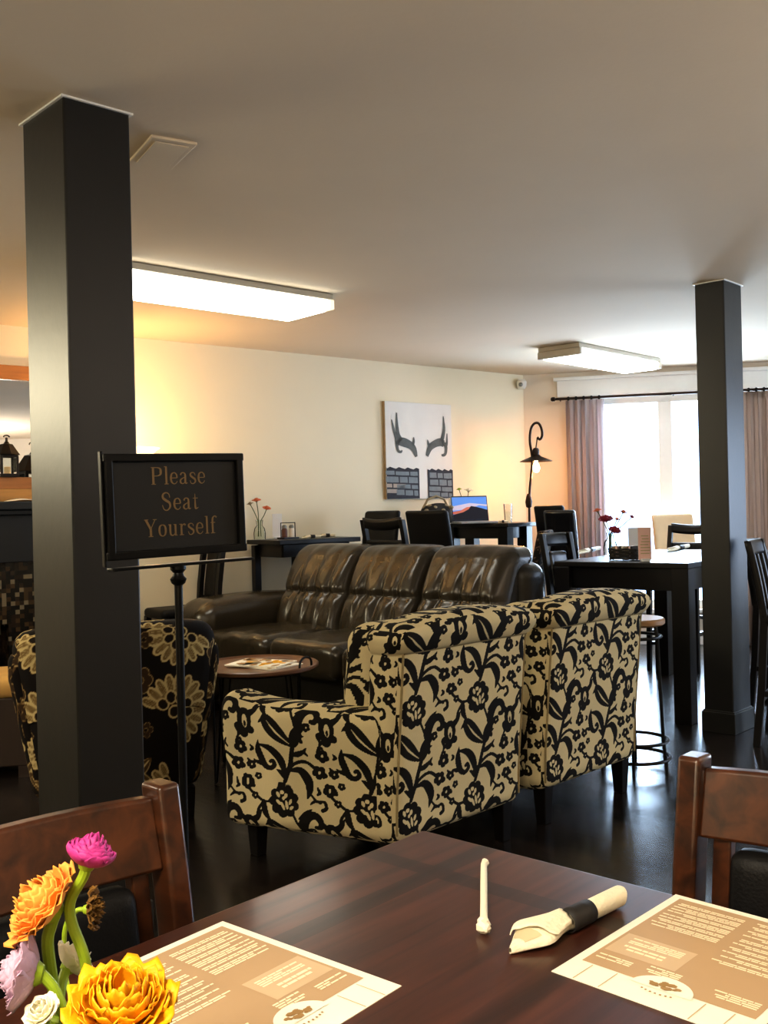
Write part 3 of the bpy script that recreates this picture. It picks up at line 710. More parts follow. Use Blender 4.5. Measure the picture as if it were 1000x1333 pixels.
# ------------------------------------------------------------------ flowers in front
def ranunculus(mb, Rr, layers, open_=1.0, ruffle=.08, seed=1, closed=.25):
    """layered cup of thin petals around +z, base at the origin"""
    r = random.Random(seed)
    for k in range(layers):
        f = (k+1)/layers; n = 4 + int(4*f); rad = Rr*(.25 + .75*f); lean = closed + (open_-closed)*f**1.4
        for j in range(n):
            th = 2*PI*(j + .5*(k % 2) + .3*r.random())/n; wv = rad*(1.05 + .3*r.random()); tw = r.random()*6; hgt = Rr*(1.18 - .38*f)
            def P(u, v, th=th, wv=wv, rad=rad, lean=lean, tw=tw, hgt=hgt):
                s = (u-.5)*2; v2 = v*(1-.30*s*s)
                phi = lean*PI/2*math.sin(v2*PI*.5)
                rr = rad*(1-(1-v2)**2)**.5*.9 if v2 > 0 else 0
                # bud-like cup that curls in at the rim for inner layers, spreads for outer ones
                rr2 = rr*(1 - (1-lean)*.55*v2**2) + lean*.25*rad*v2**2
                z = hgt*(v2**.85)*(1-.55*lean*v2)
                a = th + s*.66*wv/rad*math.sin(PI*(.12+.52*v))
                z += ruffle*rad*math.sin(4*s*PI*.6 + tw)*v**3; rr2 *= 1 + ruffle*.7*math.sin(5*s + tw)*v**2
                return (rr2*math.cos(a), rr2*math.sin(a), z)
            mb.grid(P, 8, 7)
    return mb
def flower(kind, label, P, axis, Rr, m, stem_pts, stem_r=.0035, layers=6, open_=.8, ruffle=.08, seed=1, stem_m='stem', closed=.15, calyx=True, group=None):
    t = thing(kind, label, 'flower', stem_pts[0], 0, group); base = Vector(stem_pts[0])
    ax = Vector(axis).normalized(); M = Matrix.Translation(Vector(P)-base) @ Vector((0,0,1)).rotation_difference(ax).to_matrix().to_4x4()
    mb = MB(); ranunculus(mb, Rr, layers, open_, ruffle, seed, closed); mb.v = [tuple(M @ Vector(v)) for v in mb.v]
    mb.build('blossom', m, t, smooth=60, solid=.0006)
    pts = smooth_path([tuple(Vector(q)-base) for q in stem_pts] , 6)
    MB().tube(pts, stem_r, 10).build('stem', stem_m, t)
    if calyx:
        mb = MB(); mb.lathe([(0,-.004),(Rr*.22,-.002),(Rr*.34,.004),(Rr*.3,.009)], 12, M=M); mb.build('calyx', stem_m, t)
    return t
FD = .76
VX = V(92, 1420, FD)                                       # vase axis on the table
vb = Vector((VX.x, VX.y, .7502))
t = thing('bud_vase', 'small clear glass vase of cut flowers at the near corner of the table', 'vase', vb)
MB().lathe([(0,0),(.038,0),(.042,.004),(.044,.05),(.036,.085),(.032,.1),(.036,.108),(.0335,.108),(.0295,.1),(.034,.084),(.041,.05),(.039,.008),(0,.006)], 32).build('glass', 'clear_glass', t)
def fp(u, v, d=FD): return V(u, v, d)
in_vase = lambda dx, dy: vb + Vector((dx, dy, .02))
neck = lambda dx, dy: vb + Vector((dx, dy, .11))
flower('ranunculus', 'pink ranunculus, topmost of the front bouquet', fp(112, 1128), (.35,.1,1), .024, 'petal_pink',
       [in_vase(.006,.010), neck(.005,.013), fp(112,1258), fp(93,1200), fp(92,1172), fp(108,1142), fp(112,1130)], .0042, layers=7, open_=.42, ruffle=.05, seed=4, closed=.05)
flower('ranunculus', 'orange ranunculus seen from the side at the left of the bouquet', fp(72,1190), (-.6,-.25,.62), .034, 'petal_orange',
       [in_vase(-.012,.010), neck(-.012,.012), fp(70,1290), fp(62,1230), fp(66,1206), fp(72,1190)], .0046, layers=6, open_=.84, ruffle=.10, seed=9)
flower('ranunculus', 'yellow ranunculus, largest and lowest bloom of the front bouquet', fp(158,1326,.70), (.12,-.3,1), .038, 'petal_yellow',
       [in_vase(.014,-.012), neck(.015,-.013), fp(140,1372,.72), fp(152,1348,.70), fp(158,1328,.70)], .005, layers=7, open_=.86, ruffle=.12, seed=15)
flower('ranunculus', 'pale lavender ranunculus at the left edge below the orange bloom', fp(52,1268,.74), (-1,-.15,.2), .030, 'petal_lavender',
       [in_vase(-.018,-.002), neck(-.019,-.003), fp(84,1330,.74), fp(72,1290,.74), fp(54,1268,.74)], .004, layers=6, open_=.72, ruffle=.07, seed=21)
flower('ranunculus', 'white ranunculus bud behind the yellow bloom', fp(86,1262,.8), (.3,.2,.3), .022, 'petal_white',
       [in_vase(.0,.0), neck(-.002,.0), fp(78,1330,.765), fp(79,1290,.775), fp(85,1264,.79)], .004, layers=4, open_=.6, ruffle=.06, seed=31)
flower('ranunculus', 'small white bloom at the bottom of the front bouquet', fp(58,1322,.72), (-.2,-.3,.6), .014, 'petal_white',
       [in_vase(-.006,-.016), neck(-.007,-.017), fp(64,1360,.72), fp(60,1326,.72)], .003, layers=4, open_=.8, ruffle=.08, seed=33)
flower('ranunculus', 'withered brown flower head behind the bouquet', fp(112,1184,.90), (.9,.1,.05), .017, 'petal_dry',
       [in_vase(.018,.010), neck(.019,.012), fp(90,1290,.90), fp(84,1215,.90), fp(98,1187,.90), fp(111,1184,.90)], .0022, layers=4, open_=.9, ruffle=.22, seed=41, stem_m='stem')
for k, (pp, lab) in enumerate((([(78,1330),(84,1240),(80,1206)], 'x'),)): pass

# ------------------------------------------------------------------ dining chairs at the front table
def dining_chair(label, loc, rz, w=.46):
    t = thing('dining_chair', label, 'chair', loc, rz, 'leather-backed wooden chairs at the front table'); hw = w/2; pw = .034
    lean = lambda z: .0 if z < .46 else .06*((z-.46)/.44)**1.3
    D0 = .0                                                # rear posts stand at y=0, seat runs to -y
    for sx in (-1, 1):
        x = sx*(hw-pw/2); mb = MB(); P = [(x, D0+.03*(1-z/.45) if z < .45 else D0+lean(z), z) for z in (0,.2,.44,.6,.75,.885)]
        mb.loft(P, pw, .046); mb.build('rear_leg', 'chair_wood', t, smooth=40, bevel=.006, seg=3)
        MB().beam((sx*(hw-.03), -.40, 0), (sx*(hw-.026), -.40, .44), .032, .032, up=(0,1,0), w2=.042, t2=.042).build('front_leg', 'chair_wood', t, smooth=0, bevel=.003)
    mb = MB()
    def rail(u, v, y0=0):
        x = (u-.5)*(w-2*pw+.004); return x
    N = 12; z0, z1 = .775, .872
    for side in (-1, 1):
        pass
    vs, fs = [], []
    for i in range(N+1):
        s = i/N*2-1; x = s*(hw-pw+.002); bow = .022*(1-s*s); zt = z1 - .004*s*s
        for (y, z) in ((-.012, z0), (.012, z0), (.012+.008, zt), (-.012+.008, zt)): vs.append((x, lean(z)+y+bow, z))
    for i in range(N):
        for k in range(4): fs.append((4*i+k, 4*i+(k+1) % 4, 4*i+4+(k+1) % 4, 4*i+4+k))
    fs += [(0,1,2,3), (4*N,4*N+1,4*N+2,4*N+3)]
    mb.add(vs, fs); mb.build('top_rail', 'chair_wood', t, smooth=40, bevel=.005, seg=3)
    pwid = w-2*pw-.085
    for sx in (-1, 1): MB().beam((sx*(pwid/2+.017), .012, .45), (sx*(pwid/2+.017), lean(.78)+.016, .782), .026, .02, up=(0,1,0)).build('stile', 'chair_wood', t, smooth=0, bevel=.003)
    def dfm(Vv):
        z = Vv[:, 2]; Vv[:, 1] += np.where(z > .46, .06*np.clip((z-.46)/.44, 0, 2)**1.3, 0) + .014*(1-(Vv[:, 0]/(pwid/2))**2); return Vv
    rbox('back_pad', (pwid, .045, .285), .02, .012, 'black_leather', t, (0, .004, .626), dfm)
    MB().beam((-hw+pw, .014, .475), (hw-pw, .014, .475), .022, .04).build('lower_rail', 'chair_wood', t, smooth=0, bevel=.003)
    rbox('seat', (w-.01, .43, .06), .025, .02, 'black_leather', t, (0, -.205, .462))
    mb = MB()
    mb.box((0, -.40, .405), (w-.09, .02, .06)); mb.box((0, -.012, .405), (w-.09, .02, .06))
    for sx in (-1, 1): mb.box((sx*(hw-.03), -.2, .405), (.02, .36, .06))
    mb.build('apron', 'chair_wood', t, smooth=0, bevel=.002)
    mb = MB()
    for sx in (-1, 1): mb.beam((sx*(hw-.03), -.39, .16), (sx*(hw-.02), .01, .16), .02, .026)
    mb.beam((-hw+.03, -.2, .16), (hw-.03, -.2, .16), .02, .026); mb.build('stretcher', 'chair_wood', t, smooth=0, bevel=.002)
    return t
PD = 1.36; Pp = V(212, 1020, PD); w_ = .46
c = Vector((Pp.x, Pp.y, 0)) - TE1*(w_/2-.017) - TE2*.05
dining_chair('brown wooden dining chair with leather back behind the bouquet', c, TAZ)
Pp = V(902, 977, 1.44); w_ = .46
c = Vector((Pp.x, Pp.y, 0)) - TE2*(w_/2-.017) - TE1*.05
dining_chair('brown wooden dining chair with leather back behind the menu and napkin roll', c, TAZ-PI/2)

# ------------------------------------------------------------------ pair of patterned armchairs
def leg_block(t, x, y, h=.15, s=.06, m='dark_leg'):
    MB().box((x, y, h/2), (s, s, h), taper=.72).build('leg', m, t, smooth=0, bevel=.004)
def damask_chair(label, loc, rz, W=.75):
    t = thing('armchair', label, 'armchair', loc, rz, 'pair of cream armchairs with black floral print'); zb = .135
    ST = .0034; DEP = .70
    flare = lambda y: .13*np.clip((y-.06)/.6, 0, 1.2)
    crown = .792
    LEAN = lambda z: .055*np.clip((z-.25)/.6, 0, 1.2)
    def skew(Vv):
        Vv[:, 0] -= .27*np.clip(Vv[:, 1]-.06, 0, 1); Vv[:, 2] -= .028*np.clip(Vv[:, 1]-.06, 0, 1)*(Vv[:, 2] < .3); return Vv
    def back_def(Vv):
        x, y, z = Vv[:, 0].copy(), Vv[:, 1].copy(), Vv[:, 2].copy()
        s = (x - W/2)/(W/2)
        bulge = np.sin(np.clip((z-crown+.02)/.14, 0, 1)*PI)**.7
        Vv[:, 1] -= np.where(y < .08, .034*bulge*(z > crown-.012), 0)    # rolled top over the outside panel
        Vv[:, 0] += s*.026*bulge                                         # crown swells past the sides
        Vv[:, 2] += np.clip((z-crown)/.1, 0, 1)*(.022*(1-s*s) - .02*np.abs(s)**3)
        Vv[:, 1] -= LEAN(z)
        return Vv
    bk_ = rbox('backrest', (W, .16, .745), .055, ST, 'damask', t, (W/2, .08, zb+.3725), back_def, DAMASK, puv=(.10, .06))
    for side in (0, 1):
        def arm_def(Vv, side=side):
            x, y, z = Vv[:, 0].copy(), Vv[:, 1].copy(), Vv[:, 2].copy(); sg = -1 if side == 0 else 1
            Vv[:, 0] += sg*.016*np.sin(np.clip((z-.38)/.24, 0, 1)*PI)
            Vv[:, 2] += np.clip((z-.40)/.2, 0, 1)*(.03*np.clip((y-.45)/.2, 0, 1)**2)
            return skew(Vv)
        rbox('armrest', (.14, DEP-.03, .445), .05, ST, 'damask', t, (.07 if side == 0 else W-.07, .03+(DEP-.03)/2, zb+.445/2), arm_def, DAMASK, puv=(.02 if side == 0 else .2, .03))
    rbox('seat_cushion', (W-.24, .52, .16), .05, .006, 'damask', t, (W/2, .41, .42), skew, DAMASK)
    rbox('seat_rail', (W-.2, .56, .22), .03, .008, 'damask', t, (W/2, .36, .25), skew, DAMASK)
    def pil(Vv):
        Vv[:, 1] -= LEAN(Vv[:, 2]); return skew(Vv)
    rbox('back_cushion', (W-.15, .17, .42), .07, .006, 'damask', t, (W/2, .225, .65), pil, DAMASK, puv=(.05,.1))
    mb = MB()
    for x in (.028, W-.028): mb.tube([(x, .005-float(LEAN(z)), z) for z in (.175,.3,.45,.6,.775)], .004, 8)
    mb.tube([(.028 + (W-.056)*k/20, .001-float(LEAN(.78)), crown-.014) for k in range(21)], .004, 8)
    mb.build('welt', 'damask_piping', bk_)
    for x, y in ((.075,.05),(W-.075,.05),(-.06,DEP-.07),(W-.21,DEP-.07)): leg_block(t, x, y)
    return t
CA0 = G(511, 1108, .135); CA1 = G(832, 988, .135)
AC = ang(CA0, CA1); LC = math.hypot(CA1.x-CA0.x, CA1.y-CA0.y); CW = (LC-.115)/2
CDIR = dirv(AC)
print('chair line', math.degrees(AC), LC, CW, CA0, CA1)
ch1 = damask_chair('cream armchair with black floral print, nearer the thick post', (CA0.x, CA0.y, 0), AC, CW)
p2 = CA0 + CDIR*(CW+.115)
ch2 = dup(ch1, (p2.x, p2.y, 0), AC, 'cream armchair with black floral print, beside the round wire stool')

# ------------------------------------------------------------------ dark shell-print armchair
def shell_chair(label, loc, rz, W=.80):
    t = thing('armchair', label, 'armchair', loc, rz); zb = .12; Hh = .70
    def bdef(Vv):
        x, y, z = Vv[:, 0].copy(), Vv[:, 1].copy(), Vv[:, 2].copy()
        s = (x-W/2)/(W/2); h = np.clip((z-zb)/Hh, 0, 1)
        Vv[:, 0] = W/2 + s*(W/2)*(.80+.22*h**.8)                  # narrower at the foot
        Vv[:, 1] += .10*np.abs(s)**3*1.2 - .04*h                   # back curves round to the sides
        Vv[:, 2] -= .05*np.abs(s)**6*(h > .5)
        return Vv
    rbox('backrest', (W, .16, Hh), .055, .0045, 'shell_fabric', t, (W/2, .09, zb+Hh/2), bdef, SHELLS, puv=(.02,.02))
    for side in (0, 1):
        def wdef(Vv, side=side):
            y, z = Vv[:, 1].copy(), Vv[:, 2].copy(); h = np.clip((z-zb)/.5, 0, 1); sg = -1 if side == 0 else 1
            Vv[:, 0] += -sg*.07*(1-h) + sg*.02*h; k = np.clip((y-.2)/.5, 0, 1); Vv[:, 2] -= .16*k*np.clip((z-.4)/.3, 0, 1)
            return Vv
        rbox('armrest', (.13, .46, .60), .05, .007, 'shell_fabric', t, (.065 if side == 0 else W-.065, .33, zb+.30), wdef, SHELLS)
    rbox('seat_cushion', (W-.24, .46, .16), .05, .01, 'shell_fabric', t, (W/2, .39, .40), None, SHELLS)
    rbox('seat_rail', (W-.2, .46, .22), .03, .01, 'shell_fabric', t, (W/2, .36, .23), None, SHELLS)
    for x, y in ((.13,.08),(W-.13,.08),(.15,.54),(W-.15,.54)): leg_block(t, x, y, .13, .05)
    return t
S0_, S1_ = G(40, 1058, .12), G(276, 1042, .08)
AS = ang(S0_, S1_); LS = math.hypot(S1_.x-S0_.x, S1_.y-S0_.y); print('shell', math.degrees(AS), LS, S0_, S1_)
shell_chair('dark armchair with large cream shell print behind the thick post', (S0_.x-.05*math.cos(AS), S0_.y-.05*math.sin(AS), 0), AS, LS+.10)

# ------------------------------------------------------------------ leather sofa
def sofa():
    S0 = V(442, 844, 5.33); rz = -PI/4
    t = thing('sofa', 'long dark brown leather sofa with three tufted back cushions', 'sofa', (S0.x, S0.y, 0), rz)
    cw = .61; X0 = -2*cw
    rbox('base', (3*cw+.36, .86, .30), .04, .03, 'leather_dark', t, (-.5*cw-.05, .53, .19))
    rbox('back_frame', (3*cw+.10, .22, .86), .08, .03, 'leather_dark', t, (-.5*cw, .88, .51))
    for k in range(3):
        cx = X0 + cw*(k+.5)
        def sdef(Vv, cx=cx):
            s = (Vv[:, 0]-cx)/(cw/2); v = (Vv[:, 1]-.33)/.36; top = Vv[:, 2] > .45
            Vv[:, 2] += np.where(top, .022*(1-s**4)*(1-.5*v*v) + .004*np.sin(9*s+4*v)*np.cos(7*v+k), 0)
            Vv[:, 1] -= np.where(v < -.6, .015*(1-s*s), 0)
            return Vv
        rbox('seat_cushion', (cw-.006, .70, .20), .06, .012, 'leather', t, (cx, .33, .42), sdef)
        def bdef(Vv, cx=cx, k=k):
            s = (Vv[:, 0]-cx)/(cw/2); z = Vv[:, 2].copy(); h = (z-.46)/.54; fr = Vv[:, 1] < .62
            Vv[:, 1] += .235*np.clip(h, 0, 1.1)                       # leans back
            roll = np.sin(np.clip((h-.50)/.5, 0, 1)*PI)**.7; low = np.sin(np.clip(h/.50, 0, 1)*PI)**.7
            puff = .062*np.sin(np.clip(h*.92+.04, 0, 1)*PI)**.6 + .014*roll + .008*low
            seam = -.019*np.exp(-((h-.50)/.05)**2)
            tuck = 0
            for q in (-.45, .05, .5):                                # tucks that fan from the seam
                tuck = tuck - .024*np.exp(-((s-q-.12*(h-.5))/.07)**2)*np.exp(-((h-.52)/.30)**2)
            wr = .006*np.sin(16*s+5*h+k*2)*np.exp(-((h-.45)/.2)**2) + .004*np.sin(11*s-9*h+k)
            edge = (1-np.clip(np.abs(s), 0, 1)**10)
            Vv[:, 1] -= np.where(fr, (puff+tuck+seam)*edge + wr*edge, 0)
            Vv[:, 2] += np.where(h > .9, .012*(1-s**4) - .008*np.abs(s)**6, 0)
            return Vv
        rbox('back_cushion', (cw-.002, .20, .57), .06, .008, 'leather', t, (cx, .62, .735), bdef)
    for side in (-1, 1):
        ax = X0-.145 if side < 0 else cw+.085
        def adef(Vv, ax=ax):
            y, z = Vv[:, 1].copy(), Vv[:, 2].copy(); Vv[:, 0] += (Vv[:, 0]-ax)*.22*np.sin(np.clip((z-.42)/.30, 0, 1)*PI)
            Vv[:, 2] += np.where(z > .5, .02*np.sin(np.clip(y/.9, 0, 1)*PI), 0); Vv[:, 1] -= .05*np.sin(np.clip((z-.4)/.32, 0, 1)*PI)*(y < .12)
            return Vv
        rbox('armrest', (.29 if side < 0 else .17, .92 if side < 0 else .80, .64), .10 if side < 0 else .08, .014, 'leather', t, (ax, .46 if side < 0 else .53, .385), adef)
    for x in (X0-.12, cw+.04):
        for y in (.12, .88): MB().box((x, y, .025), (.07, .07, .05)).build('foot', 'dark_leg', t, smooth=0)
    return t
sofa()

# ------------------------------------------------------------------ round tray table with magazines
def coffee():
    zc = .515; c = G(335, 866, zc); r = .295
    t = thing('tray_table', 'round wooden tray table on thin metal legs before the sofa', 'side table', (c.x, c.y, 0), math.radians(20))
    MB().lathe([(0,zc-.012),(r-.006,zc-.012),(r,zc-.006),(r,zc+.006),(r-.006,zc+.01),(r-.012,zc),(0,zc)], 56).build('tabletop', 'tray_wood', t)
    mb = MB(); mb.tube([((r-.05)*math.cos(k*PI/20), (r-.05)*math.sin(k*PI/20), zc-.02) for k in range(40)], .006, 8, closed=True); mb.build('ring', 'black_metal', t)
    for k in range(4):
        a = k*PI/2+.5; mb = MB()
        mb.tube([((r-.05)*math.cos(a-.16), (r-.05)*math.sin(a-.16), zc-.02), ((r-.03)*math.cos(a-.02), (r-.03)*math.sin(a-.02), .012), ((r-.025)*math.cos(a), (r-.025)*math.sin(a), .006), ((r-.03)*math.cos(a+.02), (r-.03)*math.sin(a+.02), .012), ((r-.05)*math.cos(a+.16), (r-.05)*math.sin(a+.16), zc-.02)], .0055, 8)
        mb.build('leg', 'black_metal', t)
    for a in (math.radians(-48), math.radians(132)):
        ca, sa = math.cos(a), math.sin(a); mb = MB(); P = []
        for k in range(13):
            th = PI*k/12; q = .052*math.cos(th); P.append(((r-.02)*ca - q*sa, (r-.02)*sa + q*ca, zc+.002+.05*math.sin(th)**.6))
        mb.tube(P, .0055, 8); mb.build('handle', 'black_metal', t)
    # magazines, each with a printed cover
    def mag(u, v, z, rz, label, cols, seed):
        p = G(u, v, z); g = thing('magazine', label, 'magazine', (p.x, p.y, z), rz, 'magazines on the tray table'); w, h = .21, .28
        mb = MB(); mb.box((0,0,.003), (w, h, .006)); mb.build('pages', 'white_paper', g, smooth=0)
        r_ = random.Random(seed)
        for k, cm in enumerate(cols):
            mb = MB()
            for _ in range(7):
                x, y = (r_.random()-.5)*w*.8, (r_.random()-.5)*h*.8; a, b = .012+.03*r_.random(), .01+.03*r_.random(); th = r_.random()*3
                mb.add([(min(w/2-.004, max(-w/2+.004, x+a*math.cos(j*.785+th))), min(h/2-.004, max(-h/2+.004, y+b*math.sin(j*.785+th))), .0064+.0003*k) for j in range(8)], [tuple(range(8))])
            mb.build('cover_print', cm, g, smooth=0)
    mag(347, 866, zc+.0005, math.radians(52), 'magazine lying underneath on the tray table', ['menu_ink','bag_tan'], 3)
    mag(340, 864, zc+.0075, math.radians(68), 'bright illustrated magazine on top of the pile on the tray table', ['menu_tan','petal_yellow','bag_tan','crate_wood'], 5)
coffee()

# ------------------------------------------------------------------ round wire stool
p = V(838, 983, 4.75); sx_, sy_ = V(822, 806, 4.75).x, 4.75
t = thing('wire_stool', 'round wooden-seated wire stool with ring foot behind the printed armchairs', 'stool', (sx_, sy_, 0))
MB().lathe([(0,.675),(.145,.675),(.155,.683),(.155,.70),(.148,.708),(0,.708)], 40).build('seat', 'light_oak', t)
rr = .15
for z, q, nm in ((.62,.135,'upper_ring'),(.13,.155,'foot_ring'),(.05,.163,'lower_ring')):
    MB().tube([(q*math.cos(k*PI/24), q*math.sin(k*PI/24), z) for k in range(48)], .008, 8, closed=True).build(nm, 'black_metal', t)
for k in range(6):
    a = k*PI/3+.25; MB().tube([(.125*math.cos(a), .125*math.sin(a), .676), (.135*math.cos(a), .135*math.sin(a), .62), (.155*math.cos(a), .155*math.sin(a), .13), (.163*math.cos(a), .163*math.sin(a), .05), (.168*math.cos(a), .168*math.sin(a), 0)], .0075, 8).build('leg', 'black_metal', t)

# ------------------------------------------------------------------ tall chairs and tables at the back
def high_chair(label, loc, rz, seat_h, top_h, w=.42, style='solid', group=None, m='black_wood', pad='black_leather'):
    t = thing('high_chair', label, 'chair', loc, rz, group); hw = w/2; lean = lambda z: .07*max(0, (z-seat_h)/(top_h-seat_h))**1.4
    frame = style in ('frame', 'slot')
    for sx in (-1, 1):
        x = sx*(hw-.018); zt = top_h-.004 if frame else seat_h+.06; mb = MB(); zs = [0, seat_h*.5, seat_h] + ([seat_h+(zt-seat_h)*q for q in (.33,.66,1)] if frame else [zt])
        P = [(x, .05*(1-z/seat_h)**1.5 if z < seat_h else lean(z), z) for z in zs]
        mb.loft(P, .034, .036); mb.build('rear_leg', m, t, smooth=30, bevel=.003)
        MB().beam((sx*(hw-.015), -.40, 0), (sx*(hw-.02), -.385, seat_h-.02), .032, .032, up=(0,1,0), w2=.038, t2=.038).build('front_leg', m, t, smooth=0, bevel=.003)
    rbox('seat', (w, .42, .065), .025, .02, pad, t, (0, -.20, seat_h))
    def bend(Vv):
        z = Vv[:, 2]; Vv[:, 1] += .07*np.clip((z-seat_h)/(top_h-seat_h), 0, 2)**1.4 + .025*(1-(Vv[:, 0]/hw)**2)
        if style == 'slot': Vv[:, 2] += .022*(Vv[:, 0]/hw)**2*(z > top_h-.1)
        return Vv
    if style == 'frame':
        rbox('top_rail', (w-.06, .026, .085), .01, .02, m, t, (0, 0, top_h-.045), bend)
        rbox('back_pad', (w-.13, .04, top_h-seat_h-.20), .018, .015, pad, t, (0, 0, (top_h+seat_h)/2-.02), bend)
        rbox('lower_rail', (w-.06, .024, .04), .008, .02, m, t, (0, 0, seat_h+.07), bend)
    elif style == 'slot':
        rbox('top_rail', (w-.04, .028, .075), .01, .02, m, t, (0, 0, top_h-.04), bend)
        rbox('back_panel', (w-.05, .028, top_h-seat_h-.20), .01, .02, pad, t, (0, 0, (top_h+seat_h)/2-.04), bend)
    elif style == 'slats':
        for k in range(5): rbox('slat', (.035, .02, top_h-seat_h-.05), .006, .03, m, t, ((k-2)*.075, 0, (top_h+seat_h)/2), bend)
        rbox('top_rail', (w, .03, .08), .01, .02, m, t, (0, 0, top_h-.04), bend)
        for sx in (-1, 1): rbox('back_post', (.036, .036, top_h-seat_h), .006, .03, m, t, (sx*(hw-.018), 0, (top_h+seat_h)/2), bend)
    else:
        rbox('backrest', (w, .05, top_h-seat_h+.0), .022, .014 if style != 'spots' else .006, pad, t, (0, 0, (top_h+seat_h)/2), bend, SPOTS if style == 'spots' else None)
    for sx in (-1, 1): MB().beam((sx*(hw-.016), -.385, seat_h*.42), (sx*(hw-.016), .02, seat_h*.42), .02, .028).build('side_stretcher', m, t, smooth=0, bevel=.002)
    MB().beam((-hw+.02, -.392, seat_h*.30), (hw-.02, -.392, seat_h*.30), .03, .024).build('footrest', m, t, smooth=0, bevel=.002)
    MB().beam((-hw+.02, .03, seat_h*.36), (hw-.02, .03, seat_h*.36), .02, .028).build('rear_stretcher', m, t, smooth=0, bevel=.002)
    return t
def high_table(label, P, a, L, W, z, leg=.07, inset=.03, m='black_wood', apron=.09, pedestal=False):
    """P: corner; L along angle a, W along a+90deg"""
    t = thing('high_table', label, 'table', (P.x, P.y, 0), a)
    MB().box((L/2, W/2, z-.016), (L, W, .032)).build('tabletop', m, t, smooth=0, bevel=.004)
    mb = MB(); q = inset+leg/2
    for c, d in (((L/2, q), (L-2*q, .02)), ((L/2, W-q), (L-2*q, .02)), ((q, W/2), (.02, W-2*q)), ((L-q, W/2), (.02, W-2*q))): mb.box((*c, z-.032-apron/2), (*d, apron))
    mb.build('apron', m, t, smooth=0, bevel=.002)
    if pedestal:
        MB().box((.31, W/2, (z-.032)/2+.02), (.09, .09, z-.072)).build('pedestal', m, t, smooth=0, bevel=.004); MB().box((.31, W/2, .02), (.16, .28, .04), taper=1.0).build('foot', m, t, smooth=0, bevel=.006)
    for x in () if pedestal else (q, L-q):
        for y in (q, W-q): MB().box((x, y, (z-.032)/2), (leg, leg, z-.032)).build('leg', m, t, smooth=0, bevel=.003)
    return t
aE1, aE2 = math.radians(45), math.radians(135)
def flat(v): return Vector((v.x, v.y, 0))
# table against the left wall, behind the sofa
ZA = 1.055; KA = V(408, 704, 6.98)
high_table('dark high table behind the sofa set with a flower vase and condiments', flat(KA)-LDIR*.28, AL, .70, .43, ZA, pedestal=True)
tabA = [o for o in COL.objects if o.name.startswith('high_table') and o.parent is None][-1]
MB().box((.05, .385, (ZA-.04)/2), (.05, .05, ZA-.04)).build('leg', 'black_wood', tabA, smooth=0, bevel=.003)
# laptop table
ZB = 1.12; KB = V(662, 684, 7.75)
high_table('dark high table with the laptop near the antler picture', flat(KB), math.radians(51), .44, .66, ZB, leg=.09)
# big table by the window
ZC = .908; KC2 = V(721, 729, 6.1); aC = math.radians(-38)
high_table('large dark high table by the window with flowers, basket and menu stands', flat(KC2), aC, .84, 1.6, ZC, leg=.10, inset=.0, apron=.13)
HC = high_chair
dg = math.radians
HC('black high chair at the far end of the table behind the sofa', flat(V(490, 680, 7.40)), dg(-45), .76, 1.24, .35, 'solid')
HC('black high chair with a curved top rail just behind the sofa', flat(V(507, 680, 6.72)), dg(135), .74, 1.185, .40, 'slot')
HC('solid black high chair drawn up to the laptop table', flat(V(564, 690, 7.25)), dg(135), .78, 1.235, .40, 'solid')
HC('black high chair in the corner beneath the hanging-shade lamp', flat(V(722, 690, 7.96)), dg(135), .78, 1.25, .28, 'solid')
HC('black high chair with shiny curved back before the curtain, near the lamp', flat(V(733, 690, 7.30)), dg(150), .76, 1.215, .24, 'solid', pad='shiny_leather')
HC('dark spotted-fabric high chair beside the big window table', flat(V(697, 710, 6.75)), dg(-110), .66, 1.085, .34, 'spots', pad='spot_fabric')
HC('dark wooden high chair with glossy leather back at the near end of the window table', flat(V(734, 710, 6.42)), dg(40), .62, 1.075, .30, 'frame', pad='shiny_leather')
HC('dark high chair with curved top rail across the window table', flat(V(899, 700, 7.72)), dg(-38), .66, 1.075, .40, 'slot')
HC('cream upholstered high chair in front of the bright window', flat(V(880, 690, 8.35)), dg(8), .70, 1.155, .36, 'solid', pad='cream_fabric')
HC('dark slat-back high chair at the right edge beyond the post', flat(V(1001, 720, 5.22)), dg(60), .64, 1.045, .40, 'slats')
HC('dark high chair peeking out behind the right-hand edge of the narrow post', flat(V(994, 700, 6.0)), dg(52), .62, 1.02, .34, 'solid')
HC('dark open-backed chair between the seating sign and the leather sofa', Vector((-1.21,6.79,0)), dg(-51), .60, 1.13, .29, 'frame')

